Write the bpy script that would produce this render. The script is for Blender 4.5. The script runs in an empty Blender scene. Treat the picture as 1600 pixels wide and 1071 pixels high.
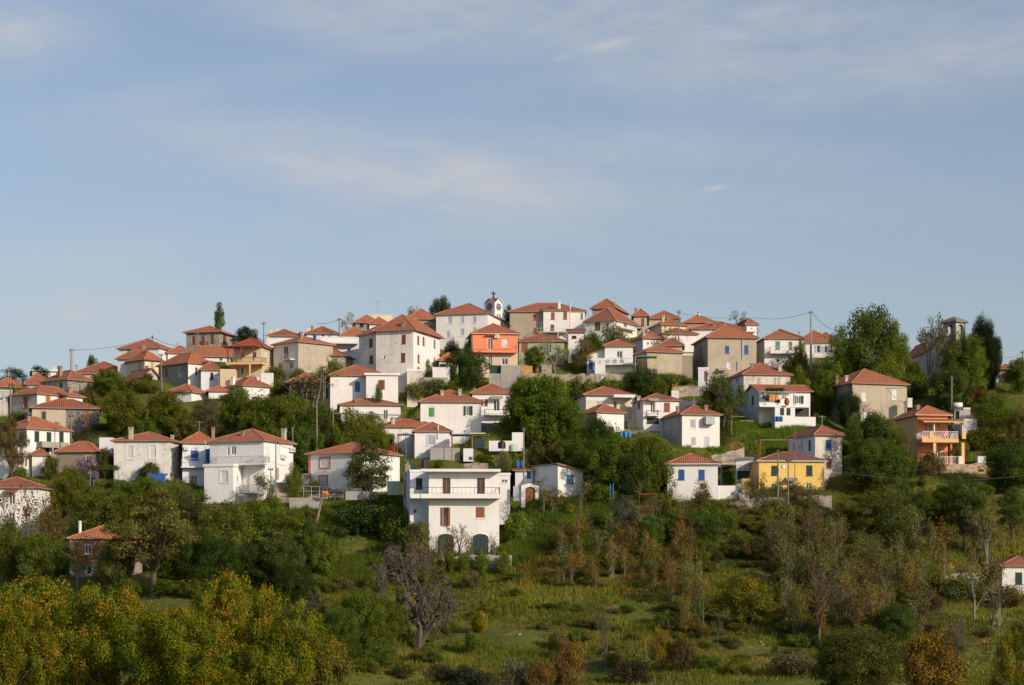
import bpy, math, random
import numpy as np
from mathutils import Matrix, Vector
random.seed(7)
SC = bpy.context.scene
COL = SC.collection
R = math.radians
F = 2986.0          # focal length in photo pixels (1600 wide)
YH = 880.0          # row of the eye level
def D(y):           # distance of the hillside whose ground shows on photo row y
    return float(np.interp(y, [500,540,580,620,660,700,740,780,820,862,905,960,1000,1040,1071,1110,1180],
                              [290,277,265,254,244,234,226,218,212,206,199,186,175,165,158,150,138]))
def P(x, y, Y): return Vector(((x-800)*Y/F, Y, (YH-y)*Y/F))

# ------------------------------------------------------------------ materials
MATS = {}
def nodes(name):
    m = bpy.data.materials.new(name); m.use_nodes = True
    nt = m.node_tree; b = nt.nodes['Principled BSDF']
    return m, nt, b
def nd(nt, t, **kw):
    n = nt.nodes.new(t)
    for k, v in kw.items():
        if k in n.inputs: n.inputs[k].default_value = v
        else: setattr(n, k, v)
    return n
def c4(c): return (c[0], c[1], c[2], 1.0)
def mixc(nt, fac, a, b, blend='MIX'):
    n = nt.nodes.new('ShaderNodeMix'); n.data_type = 'RGBA'; n.blend_type = blend
    for s, v in ((0, fac), (6, a), (7, b)):
        if isinstance(v, (tuple, list)): n.inputs[s].default_value = c4(v)
        elif isinstance(v, (int, float)): n.inputs[s].default_value = v
        else: nt.links.new(v, n.inputs[s])
    return n.outputs[2]
def ramp(nt, src, stops, interp='LINEAR'):
    n = nt.nodes.new('ShaderNodeValToRGB'); n.color_ramp.interpolation = interp
    e = n.color_ramp.elements
    while len(e) < len(stops): e.new(0.5)
    for i, (p, c) in enumerate(stops):
        e[i].position = p; e[i].color = c4(c) if not isinstance(c, (int, float)) else (c, c, c, 1)
    nt.links.new(src, n.inputs[0]); return n.outputs[0]
def noise(nt, vec, scale, detail=4, rough=0.55):
    n = nd(nt, 'ShaderNodeTexNoise', Scale=scale, Detail=detail, Roughness=rough)
    nt.links.new(vec, n.inputs['Vector']); return n.outputs[0]
def pos(nt, sc=None):
    g = nt.nodes.new('ShaderNodeNewGeometry').outputs['Position']
    if sc:
        m = nt.nodes.new('ShaderNodeMapping'); m.inputs['Scale'].default_value = sc
        nt.links.new(g, m.inputs['Vector']); return m.outputs[0]
    return g
def bump(nt, b, h, strength=0.3, dist=0.05):
    n = nd(nt, 'ShaderNodeBump', Strength=strength, Distance=dist)
    nt.links.new(h, n.inputs['Height']); nt.links.new(n.outputs[0], b.inputs['Normal'])

def plaster(name, col, stain=0.25, scol=(0.30,0.28,0.25), patchy=0.0):
    """painted render: faint mottling, weather streaks that run down, worn patches"""
    if name in MATS: return MATS[name]
    m, nt, b = nodes(name); p = pos(nt)
    n1 = noise(nt, p, 0.55, 5, 0.6); n2 = noise(nt, pos(nt, (2.2,2.2,0.28)), 1.0, 4, 0.6); n3 = noise(nt, p, 3.5, 4)
    c = mixc(nt, ramp(nt, n1, [(0.35,0.0),(0.75,1.0)]), col, tuple(v*0.90 for v in col))
    c = mixc(nt, ramp(nt, n2, [(0.52,0.0),(0.78,stain)]), c, scol)
    if patchy:
        mp = nt.nodes.new('ShaderNodeMath'); mp.operation = 'MULTIPLY'
        nt.links.new(n1, mp.inputs[0]); nt.links.new(n3, mp.inputs[1])
        c = mixc(nt, ramp(nt, mp.outputs[0], [(0.24,0.0),(0.36,patchy)]), c, tuple(v*0.8 for v in scol))
    nt.links.new(c, b.inputs['Base Color']); b.inputs['Roughness'].default_value = 0.9
    bump(nt, b, n3, 0.25, 0.02)
    MATS[name] = m; return m
def stone(name, c1, c2, mortar, sc=2.6, blk=False):
    if name in MATS: return MATS[name]
    m, nt, b = nodes(name)
    if blk:
        tc = nt.nodes.new('ShaderNodeTexCoord').outputs['UV']
        br = nd(nt, 'ShaderNodeTexBrick', Scale=1.0)
        br.inputs['Color1'].default_value = c4(c1); br.inputs['Color2'].default_value = c4(c2); br.inputs['Mortar'].default_value = c4(mortar)
        br.inputs['Brick Width'].default_value = 0.5; br.inputs['Row Height'].default_value = 0.24; br.inputs['Mortar Size'].default_value = 0.015
        nt.links.new(tc, br.inputs['Vector']); c = br.outputs[0]; h = br.outputs[1]
        c = mixc(nt, ramp(nt, noise(nt, pos(nt), 0.7), [(0.3,0.0),(0.8,0.5)]), c, tuple(v*0.7 for v in c1))
    else:
        v = nd(nt, 'ShaderNodeTexVoronoi', Scale=sc); nt.links.new(pos(nt, (1,1,1.7)), v.inputs['Vector'])
        e = nd(nt, 'ShaderNodeTexVoronoi', Scale=sc); e.feature = 'DISTANCE_TO_EDGE'; nt.links.new(pos(nt, (1,1,1.7)), e.inputs['Vector'])
        sep = nt.nodes.new('ShaderNodeSeparateColor'); nt.links.new(v.outputs['Color'], sep.inputs[0])
        c = mixc(nt, sep.outputs[0], c1, c2)
        c = mixc(nt, ramp(nt, noise(nt, pos(nt), 0.5, 5), [(0.42,0.0),(0.70,0.3)]), c, mortar)
        h = e.outputs[0]
        c = mixc(nt, ramp(nt, h, [(0.03,1.0),(0.09,0.0)]), c, mortar)
    nt.links.new(c, b.inputs['Base Color']); b.inputs['Roughness'].default_value = 0.95
    bump(nt, b, h, 0.6, 0.06); MATS[name] = m; return m
def tiles(name, c1, c2, c3):
    """clay roof tiles: every tile a shade of its own, weathered patches, rows that step"""
    if name in MATS: return MATS[name]
    m, nt, b = nodes(name)
    uv = nt.nodes.new('ShaderNodeTexCoord').outputs['UV']
    br = nd(nt, 'ShaderNodeTexBrick', Scale=1.0); br.offset = 0.0
    br.inputs['Brick Width'].default_value = 0.24; br.inputs['Row Height'].default_value = 0.36; br.inputs['Mortar Size'].default_value = 0.022
    br.inputs['Color1'].default_value = c4(c1); br.inputs['Color2'].default_value = c4(c2)
    br.inputs['Mortar'].default_value = c4(tuple(v*0.45 for v in c1)); nt.links.new(uv, br.inputs['Vector'])
    vo = nd(nt, 'ShaderNodeTexVoronoi', Scale=2.6); nt.links.new(uv, vo.inputs['Vector'])
    sep = nt.nodes.new('ShaderNodeSeparateColor'); nt.links.new(vo.outputs['Color'], sep.inputs[0])
    c = mixc(nt, ramp(nt, sep.outputs[1], [(0.55,0.0),(1.0,0.65)]), br.outputs[0], c3)
    n = noise(nt, pos(nt), 0.45, 6, 0.65)
    c = mixc(nt, ramp(nt, n, [(0.42,0.0),(0.70,0.8)]), c, tuple(v*0.6+0.02 for v in c3))
    n4 = noise(nt, pos(nt), 2.2, 5, 0.7)
    c = mixc(nt, ramp(nt, n4, [(0.53,0.0),(0.70,0.55)]), c, (0.20,0.15,0.10))
    nt.links.new(c, b.inputs['Base Color']); b.inputs['Roughness'].default_value = 0.85
    w = nd(nt, 'ShaderNodeTexWave', Scale=0.318*4.17/1.0); w.wave_profile = 'SIN'; w.bands_direction = 'X'
    nt.links.new(uv, w.inputs['Vector'])
    ad = nt.nodes.new('ShaderNodeMath'); ad.operation = 'ADD'; nt.links.new(w.outputs[1], ad.inputs[0]); nt.links.new(br.outputs[1], ad.inputs[1])
    bump(nt, b, ad.outputs[0], 0.7, 0.06); MATS[name] = m; return m
def paint(name, col, rough=0.6, slat=False, metal=0.0):
    if name in MATS: return MATS[name]
    m, nt, b = nodes(name); p = pos(nt)
    c = mixc(nt, ramp(nt, noise(nt, p, 2.5, 5), [(0.4,0.0),(0.8,1.0)]), col, tuple(v*0.75 for v in col))
    nt.links.new(c, b.inputs['Base Color']); b.inputs['Roughness'].default_value = rough; b.inputs['Metallic'].default_value = metal
    if slat:
        w = nd(nt, 'ShaderNodeTexWave', Scale=3.0); w.bands_direction = 'Z'; nt.links.new(p, w.inputs['Vector'])
        bump(nt, b, w.outputs[1], 0.7, 0.04)
    MATS[name] = m; return m
def glassy():
    if 'glass' in MATS: return MATS['glass']
    m, nt, b = nodes('glass')
    c = mixc(nt, ramp(nt, noise(nt, pos(nt), 0.8, 3), [(0.3,0.0),(0.7,1.0)]), (0.02,0.025,0.03), (0.09,0.09,0.09))
    nt.links.new(c, b.inputs['Base Color']); b.inputs['Roughness'].default_value = 0.12
    MATS['glass'] = m; return m
SHC = dict(brown=(0.23,0.065,0.035), orange=(0.36,0.12,0.035), blue=(0.03,0.11,0.36), lblue=(0.05,0.22,0.50), dgreen=(0.018,0.05,0.042),
  green=(0.06,0.30,0.05), sage=(0.16,0.26,0.20), white=(0.74,0.74,0.73), grey=(0.42,0.45,0.47), pgrey=(0.50,0.54,0.62), turq=(0.09,0.33,0.33), olive=(0.17,0.15,0.04),
  cream=(0.65,0.55,0.36), pink=(0.60,0.13,0.12), beige=(0.52,0.42,0.36), dark=(0.03,0.03,0.03), yellow=(0.55,0.40,0.06), black=(0.015,0.015,0.015), red=(0.42,0.035,0.03), mint=(0.38,0.52,0.40), wood=(0.24,0.10,0.04), rust=(0.30,0.10,0.04), ochre=(0.55,0.30,0.10), apricot=(0.80,0.48,0.22), salmon=(0.55,0.16,0.07))
def SM(c, slat=False): return paint('paint_'+c+('_slats' if slat else ''), SHC[c], 0.6, slat)

W_ = lambda: plaster('whitewash', (0.80,0.78,0.75), 0.18)
WALL = {
 'white': W_(), 'clean': plaster('white_paint_clean', (0.80,0.785,0.765), 0.22),
 'worn': plaster('whitewash_worn', (0.76,0.74,0.70), 0.5, (0.36,0.33,0.29), 0.45),
 'dirty': plaster('whitewash_dirty', (0.66,0.63,0.56), 0.65, (0.34,0.30,0.24), 0.5),
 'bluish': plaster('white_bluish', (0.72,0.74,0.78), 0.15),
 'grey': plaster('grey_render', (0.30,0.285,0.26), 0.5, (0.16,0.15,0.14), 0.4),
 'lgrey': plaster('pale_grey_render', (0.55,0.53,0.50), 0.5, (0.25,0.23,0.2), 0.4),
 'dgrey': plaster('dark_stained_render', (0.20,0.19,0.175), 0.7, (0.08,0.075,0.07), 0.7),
 'beige': plaster('beige_render', (0.46,0.395,0.30), 0.35, (0.24,0.2,0.15), 0.25),
 'tan': plaster('brown_beige_render', (0.38,0.32,0.24), 0.35, (0.22,0.18,0.14), 0.2),
 'sand': plaster('sand_render', (0.50,0.43,0.33), 0.3, (0.3,0.26,0.2)),
 'cream': plaster('cream_paint', (0.66,0.54,0.36), 0.2, (0.4,0.33,0.22)),
 'palecream': plaster('pale_cream_paint', (0.70,0.64,0.45), 0.15, (0.45,0.4,0.3)),
 'coral': plaster('coral_paint', (0.80,0.27,0.14), 0.15, (0.5,0.14,0.08)),
 'peach': plaster('peach_paint', (0.66,0.50,0.38), 0.2, (0.4,0.3,0.24)),
 'orange': plaster('orange_paint', (0.74,0.30,0.15), 0.12, (0.5,0.18,0.08)),
 'apricot': plaster('apricot_paint', (0.80,0.48,0.22), 0.12, (0.55,0.28,0.1)),
 'yellow': plaster('yellow_paint', (0.80,0.54,0.15), 0.12, (0.55,0.34,0.1)),
 'pink': plaster('pink_render', (0.42,0.24,0.19), 0.3, (0.3,0.18,0.15)),
 'sagew': plaster('grey_green_render', (0.36,0.37,0.29), 0.3, (0.22,0.22,0.18)),
 'conc': plaster('concrete', (0.38,0.355,0.32), 0.5, (0.2,0.19,0.17), 0.3),
 'stone': stone('rubble_stone', (0.30,0.26,0.21), (0.16,0.14,0.125), (0.40,0.36,0.30)),
 'darkstone': stone('dark_rubble_stone', (0.15,0.13,0.115), (0.07,0.065,0.06), (0.30,0.28,0.26), 2.2),
 'palestone': stone('pale_rubble_stone', (0.44,0.37,0.28), (0.17,0.14,0.11), (0.36,0.31,0.25), 1.7),
 'limestone': stone('tower_limestone', (0.50,0.44,0.35), (0.36,0.31,0.245), (0.46,0.41,0.33), 1.8),
 'ochrestone': stone('ochre_stone', (0.50,0.33,0.17), (0.33,0.2,0.1), (0.62,0.52,0.38), 2.0),
 'block': stone('concrete_blocks', (0.36,0.29,0.22), (0.30,0.24,0.18), (0.22,0.19,0.16), blk=True),
 'brick': stone('red_brick', (0.33,0.13,0.08), (0.25,0.10,0.065), (0.33,0.22,0.16), blk=True),
}
ROOF = {
 'a': tiles('roof_tiles_terracotta', (0.54,0.165,0.070), (0.45,0.128,0.058), (0.36,0.145,0.09)),
 'b': tiles('roof_tiles_brown', (0.46,0.138,0.068), (0.37,0.108,0.056), (0.26,0.115,0.078)),
 'c': tiles('roof_tiles_orange', (0.58,0.18,0.072), (0.49,0.14,0.06), (0.46,0.19,0.10)),
 'd': tiles('roof_tiles_red', (0.50,0.075,0.03), (0.42,0.06,0.028), (0.44,0.09,0.04)),
 'e': tiles('roof_tiles_weathered', (0.33,0.11,0.065), (0.25,0.085,0.053), (0.22,0.12,0.088)),
}
EAVE = plaster('eave_boards', (0.34,0.24,0.18), 0.5, (0.16,0.12,0.1))
RIDGE = plaster('ridge_mortar', (0.46,0.19,0.105), 0.9, (0.30,0.10,0.06), 0.8)

# ------------------------------------------------------------------ meshes
class MB:
    def __init__(s): s.v=[]; s.f=[]; s.m=[]; s.uv=[]
    def poly(s, pts, mi=0, uv=None):
        n=len(s.v); s.v += [tuple(p) for p in pts]; s.f.append(tuple(range(n,n+len(pts)))); s.m.append(mi); s.uv.append(uv)
    def box(s, a, b, mi=0):
        x0,y0,z0=a; x1,y1,z1=b
        q=[(x0,y0,z0),(x1,y0,z0),(x1,y1,z0),(x0,y1,z0),(x0,y0,z1),(x1,y0,z1),(x1,y1,z1),(x0,y1,z1)]
        n=len(s.v); s.v+=q
        for f in ((0,3,2,1),(4,5,6,7),(0,1,5,4),(1,2,6,5),(2,3,7,6),(3,0,4,7)):
            s.f.append(tuple(n+i for i in f)); s.m.append(mi); s.uv.append(None)
    def tube(s, p0, p1, r0, r1=None, k=6, mi=0, caps=True):
        r1 = r0 if r1 is None else r1
        p0=Vector(p0); p1=Vector(p1); d=(p1-p0)
        if d.length < 1e-6: return
        d.normalize(); a=d.orthogonal().normalized(); b=d.cross(a); n=len(s.v)
        for p,r in ((p0,r0),(p1,r1)):
            for i in range(k):
                t=2*math.pi*i/k; s.v.append(tuple(p+a*(r*math.cos(t))+b*(r*math.sin(t))))
        for i in range(k):
            j=(i+1)%k; s.f.append((n+i,n+j,n+k+j,n+k+i)); s.m.append(mi); s.uv.append(None)
        if caps:
            s.f.append(tuple(n+i for i in reversed(range(k)))); s.m.append(mi); s.uv.append(None)
            s.f.append(tuple(n+k+i for i in range(k))); s.m.append(mi); s.uv.append(None)
    def lathe(s, c, prof, k=12, mi=0):
        n=len(s.v)
        for (r,z) in prof:
            for i in range(k):
                t=2*math.pi*i/k; s.v.append((c[0]+r*math.cos(t), c[1]+r*math.sin(t), c[2]+z))
        for j in range(len(prof)-1):
            for i in range(k):
                i2=(i+1)%k; s.f.append((n+j*k+i,n+j*k+i2,n+(j+1)*k+i2,n+(j+1)*k+i)); s.m.append(mi); s.uv.append(None)
    def build(s, name, mats, parent=None, M=None, smooth=False):
        me=bpy.data.meshes.new(name)
        vs = s.v if M is None else [tuple(M @ Vector(p)) for p in s.v]
        me.from_pydata(vs, [], s.f)
        for m in (mats if isinstance(mats,(list,tuple)) else [mats]): me.materials.append(m)
        me.polygons.foreach_set('material_index', s.m)
        if smooth: me.polygons.foreach_set('use_smooth', [True]*len(s.f))
        if any(u is not None for u in s.uv):
            L=me.uv_layers.new(name='UVMap')
            for p,u in zip(me.polygons, s.uv):
                if u is not None:
                    for li,c in zip(p.loop_indices,u): L.data[li].uv=c
        me.update()
        o=bpy.data.objects.new(name, me); COL.objects.link(o)
        if parent is not None: o.parent=parent
        return o
def tag(o, label=None, cat=None, group=None, kind=None):
    if label: o['label']=label
    if cat:
        o['category']=cat
        if not kind: o['kind']='thing'
    if group: o['group']=group
    if kind: o['kind']=kind
    return o
def empty(name, loc, rz=0.0):
    e=bpy.data.objects.new(name,None); COL.objects.link(e); e.location=loc; e.rotation_euler=(0,0,rz); e.empty_display_size=0.5; return e

# ------------------------------------------------------------------ houses
PADS=[]      # footprints the terrain is levelled under
GROUP='houses of the hillside village'
class Frame:
    """a house corner on the hillside: local x runs along the face to its right, local y along the face to its left"""
    def __init__(s, xl, xc, xr, yb, Y=None, D_=8.0, side='L'):
        s.Y = D(yb) if Y is None else Y
        s.C = P(xc, yb, s.Y); s.s = F/s.Y
        al = math.atan2(xc-800, F); a=max(0.0,xc-xl); b=max(0.01,xr-xc)
        if side=='L':
            t = math.asin(min(0.87, a/(s.s*D_))); s.LV = D_; s.LU = b/(s.s*math.cos(t))
        else:
            t = math.acos(max(0.25,min(1.0, b/(s.s*D_)))); s.LU = D_; s.LV = a/(s.s*max(0.2,math.sin(t)))
        s.rz = t-al
        s.U = Vector((math.cos(s.rz), math.sin(s.rz),0)); s.V = Vector((-math.sin(s.rz), math.cos(s.rz),0))
        if side=='L' and b>1: s.LU = max(0.5, s.along('R', xr))
        if side=='R' and a>1: s.LV = max(0.5, s.along('L', xl))
        s.M = Matrix.Translation(s.C) @ Matrix.Rotation(s.rz,4,'Z')
    def along(s, face, x):
        A = s.U if face=='R' else s.V; k=(x-800)/F
        return (k*s.C.y - s.C.x)/(A.x - k*A.y)
    def zat(s, face, u, y):
        A = s.U if face=='R' else s.V
        return (YH-y)*(s.C.y+u*A.y)/F - s.C.z
    def m(s, face, u): return (s.C.y+u*(s.U if face=='R' else s.V).y)/F
    def rect(s, face, x, y, w, h):
        u0=s.along(face,x-w/2); u1=s.along(face,x+w/2)
        if u0>u1: u0,u1=u1,u0
        um=(u0+u1)/2; return u0,u1,s.zat(face,um,y+h/2),s.zat(face,um,y-h/2)
def fp(face,u,d,z): return (u,d,z) if face=='R' else (d,u,z)
def fbox(mb,face,u0,u1,d0,d1,z0,z1,mi=0):
    a=fp(face,u0,d0,z0); b=fp(face,u1,d1,z1); mb.box(a,b,mi)
def wall_face(mb, face, L, z0, z1, ops, mi):
    """a facade with real openings and reveals"""
    us=sorted({0.0,L}|{max(0.0,min(L,v)) for o in ops for v in o[:2]}); zs=sorted({z0,z1}|{max(z0,min(z1,v)) for o in ops for v in o[2:4]})
    for i in range(len(us)-1):
        for j in range(len(zs)-1):
            um=(us[i]+us[i+1])/2; zm=(zs[j]+zs[j+1])/2
            if us[i+1]-us[i]<1e-4 or zs[j+1]-zs[j]<1e-4: continue
            if any(o[0]<um<o[1] and o[2]<zm<o[3] for o in ops): continue
            q=[(us[i],zs[j]),(us[i+1],zs[j]),(us[i+1],zs[j+1]),(us[i],zs[j+1])]
            mb.poly([fp(face,a,0,b) for a,b in q], mi, q)
    for (a,b,c,d) in ops:
        e=0.16
        mb.poly([fp(face,a,0,c),fp(face,a,e,c),fp(face,a,e,d),fp(face,a,0,d)],mi); mb.poly([fp(face,b,0,c),fp(face,b,e,c),fp(face,b,e,d),fp(face,b,0,d)],mi)
        mb.poly([fp(face,a,0,c),fp(face,b,0,c),fp(face,b,e,c),fp(face,a,e,c)],mi); mb.poly([fp(face,a,0,d),fp(face,b,0,d),fp(face,b,e,d),fp(face,a,e,d)],mi)
        mb.poly([fp(face,a,e,c),fp(face,b,e,c),fp(face,b,e,d),fp(face,a,e,d)],mi)
def add_window(root, M, face, r, typ, col, opt):
    u0,u1,z0,z1=r; w=u1-u0; h=z1-z0; fw=min(0.08,w*0.12)
    door = typ in ('dr','gd','ar'); nm='door' if door else 'window'
    fr=opt.get('fc', 'white' if typ in ('gl','gd','ro','osh') else col)
    f=MB()
    for a in ((u0,u0+fw),(u1-fw,u1)): fbox(f,face,a[0],a[1],0.04,0.12,z0,z1)
    fbox(f,face,u0+fw,u1-fw,0.04,0.12,z1-fw,z1); fbox(f,face,u0+fw,u1-fw,0.04,0.12,z0,z0+fw)
    if typ in ('gl','gd','osh') and w>0.55: fbox(f,face,(u0+u1)/2-fw*0.5,(u0+u1)/2+fw*0.5,0.05,0.11,z0+fw,z1-fw)
    if not door: fbox(f,face,u0-0.06,u1+0.06,-0.06,0.03,z0-0.07,z0-0.002)
    o=f.build(nm, SM(fr), root, M)
    p=MB()
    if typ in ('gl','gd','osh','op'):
        p.poly([fp(face,u0+fw,0.10,z0+fw),fp(face,u1-fw,0.10,z0+fw),fp(face,u1-fw,0.10,z1-fw),fp(face,u0+fw,0.10,z1-fw)]); p.build('pane', glassy() if typ!='op' else SM('black'), o, M)  # 'op': no glass, a black sheet painted in for the dark inside of an opening
        if typ=='osh':
            for a in ((u0-w*0.48,u0-0.02),(u1+0.02,u1+w*0.48)):
                s=MB(); fbox(s,face,a[0],a[1],-0.07,-0.015,z0+0.02,z1-0.02); s.build('shutter', SM(col,True), o, M)
    elif typ in ('sh','dr','ro'):
        mid=(u0+u1)/2
        if typ=='ro' or w<0.5: fbox(p,face,u0+fw,u1-fw,0.05,0.09,z0+fw,z1-fw)
        else:
            fbox(p,face,u0+fw,mid-0.012,0.03,0.08,z0+fw,z1-fw); fbox(p,face,mid+0.012,u1-fw,0.03,0.08,z0+fw,z1-fw)
        p.build('leaf' if typ=='dr' else 'shutter', SM(col, typ!='dr'), o, M)
    if 'fr' in opt:
        t=opt.get('ft',0.16); s=MB()
        for a in ((u0-t,u0-0.003),(u1+0.003,u1+t)): fbox(s,face,a[0],a[1],-0.03,0.0,z0-(0 if door else t),z1+t)
        fbox(s,face,u0-0.003,u1+0.003,-0.03,0.0,z1+0.003,z1+t)
        if not door: fbox(s,face,u0-0.003,u1+0.003,-0.032,0.0,z0-t,z0-0.003)
        s.build('surround', SM(opt['fr']), o, M)
    if 'can' in opt:
        s=MB(); s.poly([fp(face,u0-0.35,-0.9,z1+0.15),fp(face,u1+0.35,-0.9,z1+0.15),fp(face,u1+0.35,0.0,z1+0.5),fp(face,u0-0.35,0.0,z1+0.5)])
        s.poly([fp(face,u0-0.35,-0.9,z1+0.08),fp(face,u1+0.35,-0.9,z1+0.08),fp(face,u1+0.35,0.0,z1+0.4),fp(face,u0-0.35,0.0,z1+0.4)])
        s.poly([fp(face,u0-0.35,-0.9,z1+0.08),fp(face,u1+0.35,-0.9,z1+0.08),fp(face,u1+0.35,-0.9,z1+0.15),fp(face,u0-0.35,-0.9,z1+0.15)])
        s.build('canopy', ROOF['c'] if opt['can']=='tile' else WALL[opt['can']], o, M)
    return o
def roof_mesh(rt, x0,x1,y0,y1, ze, rise, th=0.09):
    """returns mesh builder, list of hip and ridge lines, height function"""
    mb=MB(); lines=[]; w=x1-x0; d=y1-y0
    def face(pts):
        p=[Vector(q) for q in pts]; e=(p[1]-p[0]).normalized(); n=e.cross(p[2]-p[0]).normalized(); up=n.cross(e)
        mb.poly(pts,0,[((q-p[0]).dot(e)+3.1*x0,(q-p[0]).dot(up)) for q in p])
    A,B,Cc,Dd=(x0,y0,ze),(x1,y0,ze),(x1,y1,ze),(x0,y1,ze); zr=ze+rise; e=0.25
    if rt=='hip':
        if w>=d: r1=(x0+d/2,(y0+y1)/2,zr); r2=(x1-d/2,(y0+y1)/2,zr)
        else: r1=((x0+x1)/2,y0+w/2,zr); r2=((x0+x1)/2,y1-w/2,zr)
        if abs(w-d)<0.6:
            c=((x0+x1)/2,(y0+y1)/2,zr)
            for a,b in ((A,B),(B,Cc),(Cc,Dd),(Dd,A)): face([a,b,c])
            lines=[(a,c) for a in (A,B,Cc,Dd)]
        elif w>d:
            face([A,B,r2,r1]); face([B,Cc,r2]); face([Cc,Dd,r1,r2]); face([Dd,A,r1]); lines=[(A,r1),(Dd,r1),(B,r2),(Cc,r2),(r1,r2)]
        else:
            face([A,B,r1]); face([B,Cc,r2,r1]); face([Cc,Dd,r2]); face([Dd,A,r1,r2]); lines=[(A,r1),(B,r1),(Cc,r2),(Dd,r2),(r1,r2)]
        run=min(w,d)/2
        zf=lambda x,y: ze+rise*max(0,min(1,min(x-x0,x1-x,y-y0,y1-y)/run))
    elif rt=='gu':   # ridge along x, gable ends left and right
        ym=(y0+y1)/2; a=(x0,ym,zr); b=(x1,ym,zr); face([A,B,b,a]); face([Cc,Dd,a,b]); lines=[(a,b),(A,a),(B,b)]
        zf=lambda x,y: ze+rise*(1-abs(y-ym)/(d/2))
    elif rt=='gv':   # ridge along y
        xm=(x0+x1)/2; a=(xm,y0,zr); b=(xm,y1,zr); face([B,Cc,b,a]); face([Dd,A,a,b]); lines=[(a,b),(A,a),(B,a)]
        zf=lambda x,y: ze+rise*(1-abs(x-xm)/(w/2))
    elif rt=='sr':   # single slope, low at right
        a=(x0,y0,zr); b=(x0,y1,zr); face([B,Cc,b,a]); zf=lambda x,y: ze+rise*(x1-x)/w; lines=[(a,B)]
    elif rt=='sl':
        a=(x1,y0,zr); b=(x1,y1,zr); face([Dd,A,a,b]); zf=lambda x,y: ze+rise*(x-x0)/w; lines=[(A,a)]
    else:            # sf: single slope rising to the back
        a=(x0,y1,zr); b=(x1,y1,zr); face([A,B,b,a]); zf=lambda x,y: ze+rise*(y-y0)/d
    top=list(mb.f); n=len(mb.v)
    edges={}
    key=lambda i: tuple(round(c,4) for c in mb.v[i])
    for f in top:
        for i in range(len(f)):
            a,b=key(f[i]),key(f[(i+1)%len(f)])
            edges[(a,b)]=edges.get((a,b),0)+1
    for f in top:
        pts=[mb.v[i] for i in f]; mb.poly([(p[0],p[1],p[2]-th) for p in reversed(pts)],1)
    for (a,b) in edges:
        if (b,a) not in edges: mb.poly([a,b,(b[0],b[1],b[2]-th),(a[0],a[1],a[2]-th)],1)
    return mb,lines,zf
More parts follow.
